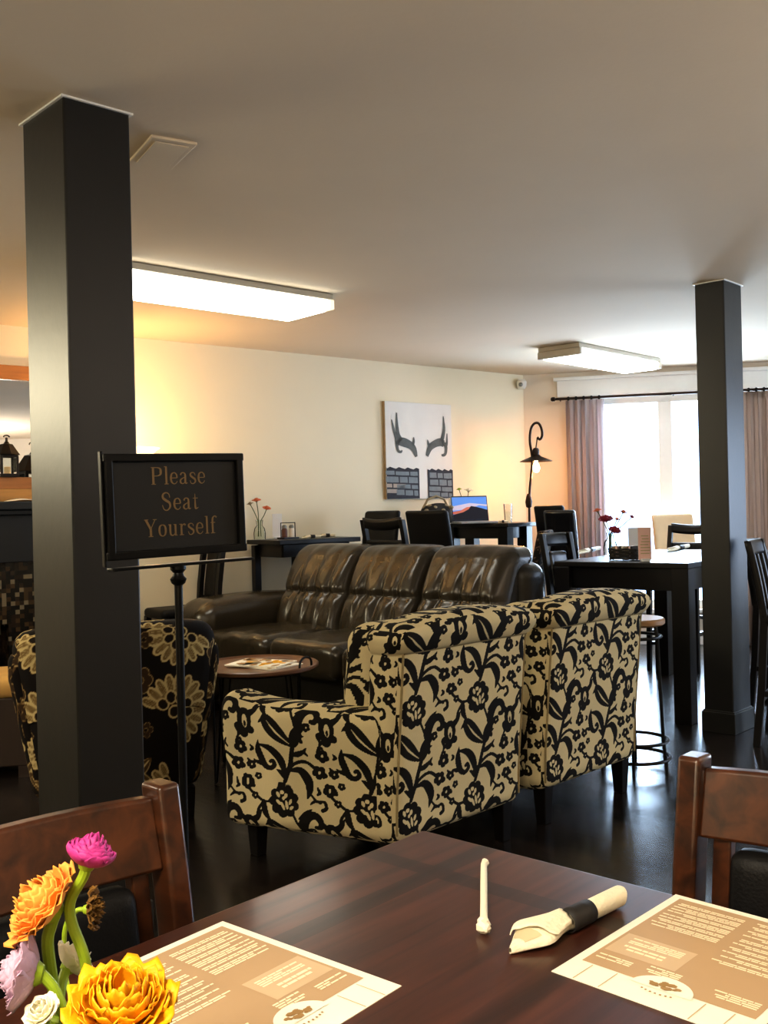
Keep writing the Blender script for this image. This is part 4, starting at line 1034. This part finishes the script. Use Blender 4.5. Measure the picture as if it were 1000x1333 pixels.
# ------------------------------------------------------------------ things on the tables
def vase(label, P, h=.13, r=.04, group=None):
    t = thing('flower_vase', label, 'vase', P, 0, group)
    MB().lathe([(0,0),(r,0),(r*1.05,h*.3),(r*.9,h*.55),(r*.5,h*.72),(r*.62,h),(r*.54,h),(r*.42,h*.72),(r*.8,h*.55),(r*.95,h*.3),(r*.9,.006),(0,.006)], 20).build('glass', 'vase_glass', t)
    return t
def small_flower(label, base, head, m, Rr=.025, group=None, seed=1, neck=None):
    b = Vector(base); h = Vector(head); mid = Vector((neck[0], neck[1], neck[2])) if neck is not None else b*.5+h*.5
    return flower('cut_flower', label, h, (h-b)+Vector((0,-.05,0)), Rr, m, [tuple(b), tuple(mid), tuple(mid*.5+h*.5+Vector((.004,0,.004))), tuple(h)], .0028, 4, .95, .1, seed, 'stem_dull', group=group)
def menu_stand(label, P, rz, w, h, m):
    t = thing('menu_stand', label, 'menu stand', P, rz)
    MB().box((0,0,h/2+.01), (w, .006, h)).build('card', m, t, smooth=0, bevel=.001)
    MB().box((0,0,.008), (w*.7, .06, .016)).build('foot', 'menu_holder', t, smooth=0, bevel=.003)
    mb = MB(); r_ = random.Random(5)
    for k in range(7): mb.box(((r_.random()-.5)*w*.1, -.0035, h*.25+k*h*.09), (w*(.5+.25*r_.random()), .0008, .006))
    mb.build('printed_lines', 'menu_holder' if m == 'menu_holder' else 'menu_rule', t, smooth=0)
    return t
def shaker(label, P, m, group):
    t = thing('shaker', label, 'shaker', P, 0, group)
    MB().lathe([(0,0),(.02,0),(.021,.05),(.016,.065),(0,.065)], 14).build('jar', m, t)
    MB().lathe([(.0175,.064),(.018,.08),(.01,.088),(0,.089)], 14).build('cap', 'grey_metal', t)
# -- flower-vase table
def onA(u, v): p = G(u, v, ZA); return Vector((p.x, p.y, ZA))
def atD(u, D, z): x, d = ray(u, 690); return Vector((x*D, D, z))
va = atD(338, 7.17, ZA+.0005); vase('small glass vase of peach flowers on the table behind the sofa', va, .14, .042)
small_flower('peach flower, taller of the two in the far vase', neck=va+Vector((-.008*.8,0,.12)), base=va+Vector((-.008,0,.02)), head=V(334, 653, 7.17), m='petal_peach', Rr=.03, seed=2)
small_flower('peach flower, lower and to the right in the far vase', neck=va+Vector((.01*.8,0,.12)), base=va+Vector((.01,0,.02)), head=V(347, 663, 7.15), m='petal_peach', Rr=.028, seed=3)
small_flower('faded tan flower at the left in the far vase', neck=va+Vector((-.012*.8,.004,.12)), base=va+Vector((-.012,.004,.02)), head=V(326, 657, 7.19), m='bag_tan', Rr=.022, seed=5)
menu_stand('white menu card standing behind the vase on the table behind the sofa', atD(361, 7.22, ZA+.0005), math.radians(10), .07, .17, 'menu_holder')
cd = atD(375, 7.10, ZA+.0005); t = thing('condiment_caddy', 'small dark condiment caddy on the table behind the sofa', 'caddy', cd, AL)
MB().box((0,0,.006), (.13,.09,.012)).build('tray', 'black_wood', t, smooth=0, bevel=.002)
mb = MB(); mb.tube([(-.06,0,.01),(-.06,0,.115),(.06,0,.115),(.06,0,.01)], .004, 8); mb.build('handle', 'black_metal', t)
shaker('pale shaker in the caddy behind the sofa', cd+Vector((.0,.0,.0125))+LDIR*.03, 'salt', None)
shaker('red-brown shaker in the caddy behind the sofa', cd+Vector((0,0,.0125))-LDIR*.03, 'pepper', None)
napkin_roll(atD(393, 7.10, ZA+.0005), atD(417, 7.18, ZA+.0005), 'napkin roll near the caddy on the table behind the sofa', .7, None, ZA+.0005)
napkin_roll(atD(414, 7.40, ZA+.0005), atD(436, 7.44, ZA+.0005), 'napkin roll by the wall on the table behind the sofa', .7, None, ZA+.0005)
# -- laptop table
lp = atD(614, 8.04, ZB+.0005); t = thing('laptop', 'open silver laptop with a sunset-hills screen on the high table', 'laptop', lp, math.radians(14))
MB().box((0,-.1,.008), (.31,.215,.016)).build('keyboard_base', 'laptop_body', t, smooth=0, bevel=.004)
T_ = Matrix.Translation((0,.012,.016)) @ Matrix.Rotation(math.radians(-12), 4, 'X')
MB().box((0,0,.105), (.31,.008,.21), M=T_).build('lid', 'laptop_body', t, smooth=0, bevel=.003)
MB().box((0,-.0047,.106), (.304,.001,.204), M=T_).build('bezel', 'laptop_black', t, smooth=0)
scr = thing
def flatpoly(name, pts, m, y, par): 
    mb = MB(); mb.add([(x, y, z) for x, z in pts], [tuple(range(len(pts)))], T_); return mb.build(name, m, par, smooth=0)
mat('screen_sky', rgb(96,140,205), .3, var=.1, emit=rgb(84,128,200), es=.7); mat('screen_dune', rgb(20,20,34), .3, var=.2, emit=rgb(24,22,34), es=.5)
mat('screen_glow', rgb(190,110,90), .3, var=.2, emit=rgb(186,100,80), es=.6); mat('screen_haze', rgb(190,180,196), .3, var=.1, emit=rgb(186,176,196), es=.6)
scn = flatpoly('screen', [(-.147,.012),(.147,.012),(.147,.2),(-.147,.2)], 'screen_sky', -.0056, t)
flatpoly('cloud_band', [(-.147,.09),(-.02,.10),(.08,.13),(.147,.12),(.147,.135),(.0,.15),(-.147,.125)], 'screen_haze', -.006, t)
flatpoly('lit_slope', [(-.147,.06),(.0,.06),(.01,.12),(-.03,.115),(-.08,.09),(-.147,.08)], 'screen_glow', -.0064, t)
flatpoly('dark_slope', [(-.147,.012),(.147,.012),(.147,.09),(.10,.105),(.05,.118),(.01,.125),(-.01,.10),(-.06,.075),(-.147,.055)], 'screen_dune', -.0068, t)
gl = atD(662, 8.05, ZB+.0005); t = thing('water_glass', 'tall clear glass at the right end of the laptop table', 'glass', gl)
MB().lathe([(0,0),(.028,0),(.036,.15),(.0335,.15),(.026,.006),(0,.006)], 20).build('tumbler', 'clear_glass', t)
MB().lathe([(0,.007),(.0265,.007),(.031,.09),(0,.09)], 16).build('water', 'vase_glass', t)
napkin_roll(atD(648, 7.90, ZB+.0005), atD(661, 7.89, ZB+.0005), 'napkin roll between the laptop and the glass', .62, None, ZB+.0005)
menu_stand('white menu card standing at the left of the laptop', atD(593, 8.16, ZB+.0005), math.radians(12), .10, .20, 'white_paper')
vb2 = atD(606, 8.22, ZB+.0005); vase('small vase hidden behind the laptop', vb2, .11, .032)
small_flower('white flower with a dark centre above the laptop', neck=vb2+Vector((0*.8,0,.095)), base=vb2+Vector((0,0,.02)), head=V(610, 640, 8.22), m='petal_white', Rr=.034, seed=7)
small_flower('small greenish flower above the laptop corner', neck=vb2+Vector((-.005*.8,0,.095)), base=vb2+Vector((-.005,0,.02)), head=V(598, 638, 8.22), m='stem', Rr=.02, seed=8)
bg = atD(568, 7.98, ZB+.0005); t = thing('handbag', 'slouching dark bag with tan patches behind the solid black chair', 'bag', bg, math.radians(20))
rbox('body', (.26,.14,.15), .05, .02, 'bag_dark', t, (0,0,.075), lambda Vv: Vv + np.stack([.012*np.sin(30*Vv[:,2]+9*Vv[:,0]), .01*np.sin(25*Vv[:,0]), .02*np.sin(14*Vv[:,0]+1)*(Vv[:,2] > .1)], -1))
mb = MB()
for k in range(7): mb.sphere((-.10+.035*k, -.055+.02*(k % 2), .11+.035*((k*3) % 4)/3), (.022,.02,.016), 10, 6)
mb.build('patch', 'bag_tan', t)
MB().tube([(-.11,0,.13),(-.07,-.01,.2),(.0,-.015,.225),(.07,-.01,.2),(.11,0,.13)], .009, 8).build('strap', 'bag_tan', t)
# -- window table
def onC(u, v): return G(u, v, ZC) + Vector((0,0,.0005))
vc = onC(795, 722); DC = vc.y; vase('glass vase of red flowers on the window table', vc, .15, .045)
for k, (u, v, m, rr_, lab) in enumerate(((789,678,'petal_red',.044,'large dark red flower, left in the window-table vase'), (800,692,'petal_red',.038,'dark pink flower, lowest in the window-table vase'),
        (778,666,'petal_peach',.026,'small faded flower leaning far left of the window-table vase'), (811,668,'petal_peach',.026,'small peach flower, tallest in the window-table vase'), (822,674,'petal_red',.021,'tiny red flower leaning right of the window-table vase'), (803,677,'petal_peach',.02,'small peach bud between the red flowers by the window'))):
    ox = (u-800)/22*.011; oy = (-.008,.008,-.002,.004,-.006,.010)[k]
    small_flower(lab, neck=vc+Vector((ox*.8, oy*.8, .13)), base=vc+Vector((ox, oy, .02)), head=V(u, v, DC+(-.05,-.03,.02,.05,0,.06)[k]), m=m, Rr=rr_, seed=10+k)
bk = onC(814, 729) + Vector((0,0,.0045)); t = thing('basket', 'small woven basket of packets on the window table', 'basket', bk, aC)
mb = MB(); W_, D_, h_ = .17, .10, .062
for z in range(6):
    zz = .006+z*.011; q = 1+.12*z/6; P = []
    for k in range(40):
        th = 2*PI*k/40; c_, s_ = math.cos(th), math.sin(th); P.append((W_/2*q*math.copysign(abs(c_)**.5, c_), D_/2*q*math.copysign(abs(s_)**.5, s_), zz + .003*math.sin(k*PI/2+z*PI)))
    mb.tube(P, .006, 6, closed=True)
mb.box((0,0,.004), (W_*.92, D_*.92, .006)); mb.build('weave', 'bag_dark', t)
for k in range(7): MB().box((-.06+.02*k, .004*(k % 2), .05), (.012, .07, .06), rz=.12*(k % 3-1)).build('packet', ('bag_tan','menu_holder_pink','bag_dark','white_paper')[k % 4], t, smooth=0)
menu_stand('pinkish menu card on a clear stand on the window table', onC(840, 731), math.radians(-6), .075, .19, 'menu_holder_pink')
menu_stand('bluish white menu card standing behind the pinkish one', onC(827, 722), math.radians(-10), .085, .17, 'menu_holder')
napkin_roll(onC(756, 722), onC(780, 716), 'napkin roll at the left end of the window table', .9, None, ZC+.0005)
napkin_roll(onC(872, 719), onC(896, 713), 'napkin roll at the right end of the window table', .9, None, ZC+.0005)

# ------------------------------------------------------------------ antler canvas
c00 = on_wall(504, 650, CORNER, LN, .03); c10 = on_wall(590, 643, CORNER, LN, .03); c01 = on_wall(504, 522, CORNER, LN, .03)
cw_, chh = (c10-c00).length, (c01-c00).length
t = thing('wall_canvas', 'canvas painting of two grey antlers above stone blocks', 'painting', c00, AL)
MB().box((cw_/2, .0165, chh/2), (cw_, .029, chh)).build('canvas', 'canvas_white', t, smooth=0, bevel=.003)
mb = MB(); mb.box((-.0015, .0165, chh/2), (.003, .029, chh)); mb.build('canvas_edge', 'canvas_edge', t, smooth=0)
TP = Matrix.Translation((0, .0, 0)) @ Matrix.Rotation(PI/2, 4, 'X')
def cx_(px): return (px-195)/(862-195)*cw_
def cz_(py, px): top = 165 + (px-195)*.03; bot = 1155 - (px-195)*.06; return chh*(1-(py-top)/(bot-top))
def stroke_on(mb, pts, ws):
    mb.ribbon([(cx_(x), cz_(y, x)) for x, y in pts], [w/667*cw_*1.15 for w in ws], sub=6)
mb = MB()
stroke_on(mb, [(255,350),(272,440),(298,540),(310,590)], [8,20,26,34]); stroke_on(mb, [(306,280),(306,400),(316,500),(345,560)], [8,22,30,36])
stroke_on(mb, [(305,560),(303,620),(315,665),(340,672),(350,655)], [34,24,20,16,10]); stroke_on(mb, [(310,565),(370,575),(430,600),(468,640),(490,715)], [50,60,52,44,22]); stroke_on(mb, [(468,520),(468,560),(455,605)], [7,18,26])
mb.v = [tuple(TP @ Vector((x, y, .0012))) for x, y, z in mb.v]; mb.build('antler_paint', 'antler', t, smooth=0); mb = MB()
stroke_on(mb, [(775,300),(780,420),(766,500),(745,560)], [8,24,30,36]); stroke_on(mb, [(810,470),(806,560),(792,610)], [8,20,28]); stroke_on(mb, [(765,565),(795,600),(790,670),(765,690),(748,685)], [30,28,22,18,12])
stroke_on(mb, [(775,575),(735,560),(680,580),(630,620),(598,705)], [46,54,48,44,24]); stroke_on(mb, [(607,540),(615,580),(632,620)], [7,20,26])
mb.v = [tuple(TP @ Vector((x, y, .0012))) for x, y, z in mb.v]; mb.build('antler_paint', 'antler', t, smooth=0)
for x0, x1 in ((172,515),(600,862)):
    mb = MB()
    pts = [(x0+(x1-x0)*k/12, 835+10*math.sin(k*2.1)) for k in range(13)] + [(x1,1150-(x1-195)*.06),(x0,1158-(x0-195)*.06)]
    mb.add([tuple(TP @ Vector((max(0.001, cx_(x)), max(.002, cz_(y, x)), .0012))) for x, y in pts], [tuple(range(len(pts)))])
    mb.build('stone_ground', 'stone_dark', t, smooth=0)
for nm, mm, sel in (('stone_block', 'stone_light', 0), ('pale_stone', 'stone_warm', 1)):
    mb = MB(); r_ = random.Random(4)
    for x0, x1, first in ((180,505,1),(608,855,0)):
        y = 860
        while y < 1120:
            x = x0 + r_.random()*10; hh_ = 52 + r_.random()*26
            while x < x1-30:
                w__ = min(x1-x, 60 + r_.random()*90); pale = first and x < 330 and y > 930 and r_.random() < .75
                if pale == bool(sel):
                    P = [(x+4,y+6+5*r_.random()),(x+w__-8,y+4+6*r_.random()),(x+w__-5,y+hh_-10),(x+w__*.5,y+hh_-5-6*r_.random()),(x+5,y+hh_-8)]
                    if y+hh_ < 1135: mb.add([tuple(TP @ Vector((cx_(a), cz_(b, a), .002))) for a, b in P], [tuple(range(5))])
                x += w__
            y += hh_
    if mb.v: mb.build(nm, mm, t, smooth=0)

# ------------------------------------------------------------------ arched floor lamp in the corner
LD = 8.35
def lv(u, v): return V(u, v, LD)
b0 = lv(689, 655); t = thing('floor_lamp', 'arched bronze floor lamp with a hanging saucer shade and glowing bulb', 'lamp', (b0.x, b0.y, 0))
o_ = Vector((b0.x, b0.y, 0))
P = [Vector((0,0,.02)), b0-o_, lv(690,635)-o_, lv(693,600)-o_, lv(690,575)-o_, lv(691,560)-o_, lv(695,552)-o_, lv(701,551)-o_, lv(705,558)-o_, lv(706,567)-o_, lv(703,572)-o_, lv(699.5,569)-o_]
Pz = smooth_path([tuple(p) for p in P[1:]], 7)
MB().tube([tuple(P[0])] + Pz, .0105, 12).build('arched_pole', 'bronze', t)
MB().lathe([(.0105,-.06),(.024,-.05),(.03,-.01),(.022,.03),(.0105,.06)], 16, c=tuple(lv(688.5,652)-o_)).build('collar', 'bronze', t)
MB().lathe([(0,0),(.15,0),(.15,.012),(.04,.03),(0,.035)], 30).build('base', 'bronze', t)
hk = lv(699.5, 570)-o_; sh = lv(698, 599)-o_
MB().tube([tuple(hk), tuple(Vector((sh.x, sh.y, sh.z+.09)))], .005, 8).build('chain', 'bronze', t)
MB().lathe([(0,.105),(.02,.10),(.028,.085),(.028,.045),(.045,.03),(.135,-.008),(.137,-.012),(.13,-.009),(.04,.022),(0,.022)], 36, c=tuple(sh)).build('shade', 'bronze', t)
MB().lathe([(.012,.02),(.013,-.02),(.028,-.05),(.03,-.07),(.02,-.095),(0,-.104)], 18, c=tuple(sh)).build('bulb', 'bulb', t)
bulbW = o_ + sh + Vector((0,-.0,-.13))

# ------------------------------------------------------------------ curtains and rod
def curtain_mat(name, c1):
    m = mat(name, c1, .9, var=.03, nscale=160, stretch=(1,1,1)); nt = m.node_tree; N = nt.nodes; L = nt.links
    tr = N.new('ShaderNodeBsdfTranslucent'); tr.inputs[0].default_value = c1; mx = N.new('ShaderNodeMixShader'); mx.inputs[0].default_value = .4
    L.new(N['Principled BSDF'].outputs[0], mx.inputs[1]); L.new(tr.outputs[0], mx.inputs[2]); L.new(mx.outputs[0], N['Material Output'].inputs[0])
curtain_mat('curtain', rgb(188,176,176)); curtain_mat('curtain_brown', rgb(160,142,130))
def off_wall(u, v, off): return on_wall(u, v, CORNER, WN, off)
ZR = off_wall(800, 516, .10).z
def curtain(u0, u1, label, m, n):
    p, q = off_wall(u0, 600, .10), off_wall(u1, 600, .10); L = math.hypot(q.x-p.x, q.y-p.y)
    t = thing('curtain', label, 'curtain', (p.x, p.y, 0), AW)
    def f(u, v):
        z = .02 + (ZR-.016-.02)*v; k = 1-.35*v
        return (L*u + .012*k*math.sin(u*n*4*PI+1), .034*(.6+.4*(1-v))*math.sin(u*n*2*PI+.5*math.sin(3*v)) + .010*math.sin(u*n*4.7*PI+3*v), z)
    mb = MB(); mb.grid(f, n*14, 24); mb.build('drape', m, t, smooth=80, solid=.003)
    mb = MB()
    for k in range(n): mb.lathe([(.014,-.01),(.018,-.004),(.018,.004),(.014,.01)], 12, M=Matrix.Translation((L*(k+.5)/n, 0, ZR)) @ Matrix.Rotation(PI/2, 4, 'Y'))
    mb.build('ring', 'black_metal', t)
curtain(737, 787, 'pinkish grey curtain at the left of the bright window', 'curtain', 5)
curtain(962, 1012, 'brownish curtain at the right of the window beyond the post', 'curtain_brown', 5)
p, q = off_wall(723, 519, .10), off_wall(1040, 519, .10); L = math.hypot(q.x-p.x, q.y-p.y)
t = thing('curtain_rod', 'dark metal curtain rod above the window', 'curtain rod', (p.x, p.y, ZR), AW)
MB().tube([(0,0,0),(L,0,0)], .011, 12).build('rod', 'bronze', t); MB().lathe([(.011,-.0),(.02,.005),(.02,.03),(.011,.04),(0,.042)], 14, M=Matrix.Rotation(-PI/2, 4, 'Y')).build('finial', 'bronze', t)
for x in (.04, L*.5, L-.04): MB().tube([(x,.006,-.008),(x,.09,-.008)], .006, 8).build('bracket', 'bronze', t)

# ------------------------------------------------------------------ fireplace, mirror, lanterns at the left
fr = on_wall(20, 760, CORNER, LN); s0 = (fr-CORNER).dot(LDIR)
def FW(along, off=0, z=0): p = CORNER + LDIR*(s0+along) - LN*off; return Vector((p.x, p.y, z))
zm = V(20, 653, (FW(0,.30)).y).z
t = thing('fireplace', 'black painted fireplace with mosaic tile surround', 'fireplace', FW(0), AL)
x1 = .30; x0 = -1.5; xc = (x0+x1)/2
mb = MB(); mb.box((xc, -.17, zm-.025), (x1-x0+.1, .34, .05)); mb.box((xc, -.155, zm-.065), (x1-x0+.06, .30, .03)); mb.build('mantel_shelf', 'mantel_paint', t, smooth=0, bevel=.006)
MB().box((xc, -.135, zm-.22), (x1-x0, .27, .28)).build('frieze', 'mantel_paint', t, smooth=0, bevel=.004)
for x in (x1-.10, x0+.10): MB().box((x, -.135, (zm-.36)/2), (.20, .27, zm-.36)).build('pilaster', 'mantel_paint', t, smooth=0, bevel=.004)
mb = MB(); a0, a1 = x0+.20, x1-.20; fb0, fb1, fz = a0+.22, a1-.22, .62
mb.box(((a0+fb0)/2, -.11, (zm-.36)/2), (fb0-a0, .22, zm-.36)); mb.box(((fb1+a1)/2, -.11, (zm-.36)/2), (a1-fb1, .22, zm-.36)); mb.box(((fb0+fb1)/2, -.11, (fz+zm-.36)/2), (fb1-fb0, .22, zm-.36-fz)); mb.build('tile_surround', 'mosaic', t, smooth=0)
MB().box(((fb0+fb1)/2, -.02, fz/2), (fb1-fb0, .03, fz)).build('firebox', 'firebox_black', t, smooth=0)  # plain near-black panel at the back of the opening
MB().box((xc, -.45, .02), (x1-x0, .36, .04)).build('hearth', 'mosaic', t, smooth=0, bevel=.004)
mz0, mz1 = zm+.004, V(20, 477, FW(0).y).z
t = thing('mantel_mirror', 'large wood-topped mirror above the fireplace', 'mirror', FW(0,.002,mz0), AL)
mh = mz1-mz0; MB().box((-.55, -.012, mh/2-.04), (1.75, .012, mh-.08)).build('mirror_glass', 'mirror_glass', t, smooth=0)
MB().box((-.55, -.022, mh-.04), (1.83, .044, .085)).build('top_board', 'mirror_wood', t, smooth=0, bevel=.005)
mb = MB(); mb.box((.335, -.02, mh/2-.04), (.03, .04, mh-.09)); mb.box((-1.43, -.02, mh/2-.04), (.03, .04, mh-.09)); mb.box((-.55,-.02,.01), (1.79,.04,.02)); mb.build('mirror_frame', 'white_trim', t, smooth=0, bevel=.004)
def lantern(label, P, s, rz):
    t = thing('lantern', label, 'lantern', P, rz, 'lanterns on the mantel'); w, h = .15*s, .17*s
    MB().box((0,0,.01), (w*1.15,w*1.15,.02)).build('base', 'lantern_iron', t, smooth=0, bevel=.003)
    mb = MB()
    for x in (-1,1):
        for y in (-1,1): mb.box((x*w/2, y*w/2, h/2+.02), (.02*s,.02*s,h))
    mb.box((0,0,h+.02), (w*1.1,w*1.1,.016)); mb.build('frame', 'lantern_iron', t, smooth=0, bevel=.002)
    z = h+.028; mb = MB(); n = 4
    mb.lathe([(w*.86,z),(w*.40,z+.10*s),(w*.2,z+.108*s),(w*.12,z+.125*s),(.013*s,z+.13*s),(.012*s,z+.165*s),(0,z+.168*s)], 8); mb.build('roof', 'lantern_iron', t, smooth=20)
    MB().tube([(.028*s*math.cos(k*PI/6), 0, z+.17*s+.018*s*math.sin(k*PI/6)) for k in range(7)], .004, 6).build('ring', 'lantern_iron', t)
    mb = MB()
    for a, b in (((0,-w/2),(w,.002)),((0,w/2),(w,.002)),((-w/2,0),(.002,w)),((w/2,0),(.002,w))): mb.box((*a, h/2+.02), (*b, h-.02))
    mb.build('panes', 'clear_glass', t, smooth=0)
    MB().lathe([(0,.02),(.03*s,.02),(.03*s,.10*s),(.008,.10*s),(0,.10*s)], 14).build('candle', 'candle', t)
cz = zm + .0005
pb = FW(-.13, .155); hb = .15
for k, (z, h, w, lab) in enumerate(((cz, .075, .34, 'lower pale wooden crate on the mantel'), (cz+.0755, .07, .33, 'upper brown wooden crate on the mantel, under the lantern'))):
    t = thing('wooden_crate', lab, 'crate', (pb.x, pb.y, z), AL+.1*k)
    mb = MB(); mb.box((0,0,.006),(w,.16,.012))
    for a, b in (((0,-.08),(w,.012)),((0,.08),(w,.012)),((-w/2,0),(.012,.16)),((w/2,0),(.012,.16))): mb.box((*a,h/2),(*b,h))
    mb.box((0,0,h-.006),(w,.16,.01)); mb.build('boards', 'crate_wood' if k == 0 else 'mirror_wood', t, smooth=0, bevel=.002)
P_ = V(11, 612, pb.y); lantern('iron lantern standing on the wooden crates', (P_.x, pb.y-.02, cz+.146), .62, AL)
P_ = V(45, 640, FW(.16,.14).y); lantern('taller iron lantern standing directly on the mantel, half behind the post', (FW(.18,.17).x, FW(.18,.17).y, cz), 1.0, AL)
for k, (al, of, rz, lab) in enumerate(((-.04,.296,.08,'white folded paper on the mantel below the lantern'), (-.30,.30,-.05,'pale leaflet on the mantel at the left edge'))):
    p = FW(al, of); t = thing('leaflet', lab, 'paper', (p.x, p.y, cz), AL+rz)
    mb = MB(); mb.grid(lambda u, v: ((u-.5)*.2, (v-.5)*.09, .002+.016*math.sin(PI*u)*(.4+.6*v)), 8, 3); mb.build('sheet', 'white_paper', t, solid=.002)
# cushioned ottoman in front of the fireplace
po = V(-8, 1000, 5.0); t = thing('ottoman', 'dark wood ottoman with a tan cushion at the left edge', 'ottoman', (po.x, po.y, 0), math.radians(8))
rbox('cushion', (.46,.46,.10), .04, .02, 'tan_cushion', t, (0,.0,.43))
MB().box((0,0,.22), (.44,.44,.33)).build('box', 'ottoman_wood', t, smooth=0, bevel=.006)
for x in (-.19,.19):
    for y in (-.19,.19): MB().box((x,y,.03),(.05,.05,.06)).build('foot','ottoman_wood',t,smooth=0)
# uplighter behind the thick post
pt = V(168, 584, 6.25); t = thing('uplighter', 'glowing uplighter bowl lamp behind the post and the seating sign', 'lamp', (pt.x, pt.y, 0))
MB().lathe([(0,0),(.14,0),(.14,.014),(.03,.03),(0,.03)], 28).build('base', 'bronze', t); MB().tube([(0,0,.02),(0,0,pt.z-.12)], .012, 12).build('pole', 'bronze', t)
MB().lathe([(.012,-.14),(.03,-.12),(.12,-.06),(.17,-.012),(.19,.0),(.186,.003),(.165,-.008),(.115,-.052),(.02,-.11),(0,-.11)], 36, c=(0,0,pt.z)).build('bowl', 'torch_bowl', t)

# ------------------------------------------------------------------ light
def lamp(kind, name, P, e, col, size=None, rot=None, **kw):
    l = bpy.data.lights.new(name, kind); l.energy = e; l.color = col
    o = bpy.data.objects.new(name, l); COL.objects.link(o); o.location = P
    if rot: o.rotation_euler = rot
    if kind == 'AREA' and size:
        l.shape = 'RECTANGLE'; l.size, l.size_y = size
    for k, v in kw.items(): setattr(l, k, v)
    return o
lamp('POINT', 'corner_bulb', bulbW, 13, (1,.36,.07), shadow_soft_size=.03)
lamp('POINT', 'uplight_bulb', (pt.x, pt.y, pt.z+.04), 26, (1,.62,.26), shadow_soft_size=.05)
# fluorescent ceiling light above and behind the camera, then unseen fills added to the room
lamp('AREA', 'near_table_light', (-.75, -.25, CEIL-.12), 64, (1,.90,.72), (1.2,.35), (0,0,A1))
lamp('AREA', 'rear_room_fill', (-3.4, 1.6, CEIL-.12), 45, (1,.88,.70), (1.2,.4), (0,0,A1))  # added fill for the left part of the room, no fixture there
lamp('AREA', 'rear_ceiling_fill', (-1.6, -1.6, 1.25), 140, (1,.9,.78), (1.2,1.2), (PI,0,0))  # added fill aimed upwards to lighten the ceiling
lamp('AREA', 'side_ceiling_fill', (3.4, 1.4, 1.25), 100, (1,.93,.86), (1.2,1.2), (PI,0,0))  # second added ceiling fill, over to the right
lamp('AREA', 'post_reflection_fill', (-4.2, 4.05, 2.0), 45, (1,.9,.64), (1.2,.6), (PI/2, 0, -PI/2-.35))  # added so the thick post's side face catches a reflection
# daylight through the two windows
wc = CORNER + WDIR*((W0+W1)/2) + WN*.3
for P, a, sz in (((wc.x, wc.y, (WZ0+WZ1)/2), AW, (W1-W0, WZ1-WZ0)),):
    o = lamp('AREA', 'window_daylight', P, 250, (.66,.82,1), sz, (PI/2, 0, a+PI)); 
rw = Vector((RIGHT_END.x+.3, RIGHT_END.y-2.3, 1.3)); lamp('AREA', 'side_window_daylight', rw, 90, (.88,.94,1), (2.2,1.6), (PI/2, 0, -PI/2+PI))
w = bpy.data.worlds.new('daylight'); sc.world = w; w.use_nodes = True
wn = w.node_tree; bgk = wn.nodes['Background']
sky = wn.nodes.new('ShaderNodeTexSky'); sky.sky_type = 'HOSEK_WILKIE'; sky.sun_direction = (.2,.6,.75); sky.turbidity = 6
mxw = wn.nodes.new('ShaderNodeMix'); mxw.data_type = 'RGBA'; mxw.inputs[0].default_value = .75; mxw.inputs[7].default_value = (.5,.74,1.2,1)
wn.links.new(sky.outputs[0], mxw.inputs[6]); wn.links.new(mxw.outputs[2], bgk.inputs[0]); bgk.inputs[1].default_value = 5

# ------------------------------------------------------------------ camera and look
cam = bpy.data.cameras.new('camera'); co = bpy.data.objects.new('camera', cam); COL.objects.link(co)
co.location = (0,0,H); co.rotation_euler = (PI/2, ROLL, 0)
cam.sensor_fit = 'HORIZONTAL'; cam.sensor_width = 36; cam.lens = F/1000*36; cam.shift_y = (HOR-666.5)/1000; cam.clip_start = .02
sc.camera = co
sc.view_settings.view_transform = 'Standard'; sc.view_settings.look = 'None'; sc.view_settings.exposure = .2; sc.view_settings.gamma = .86
sc.cycles.use_denoising = True; sc.cycles.max_bounces = 7; sc.cycles.diffuse_bounces = 4; sc.cycles.glossy_bounces = 4; sc.cycles.transparent_max_bounces = 12; sc.cycles.sample_clamp_indirect = 6
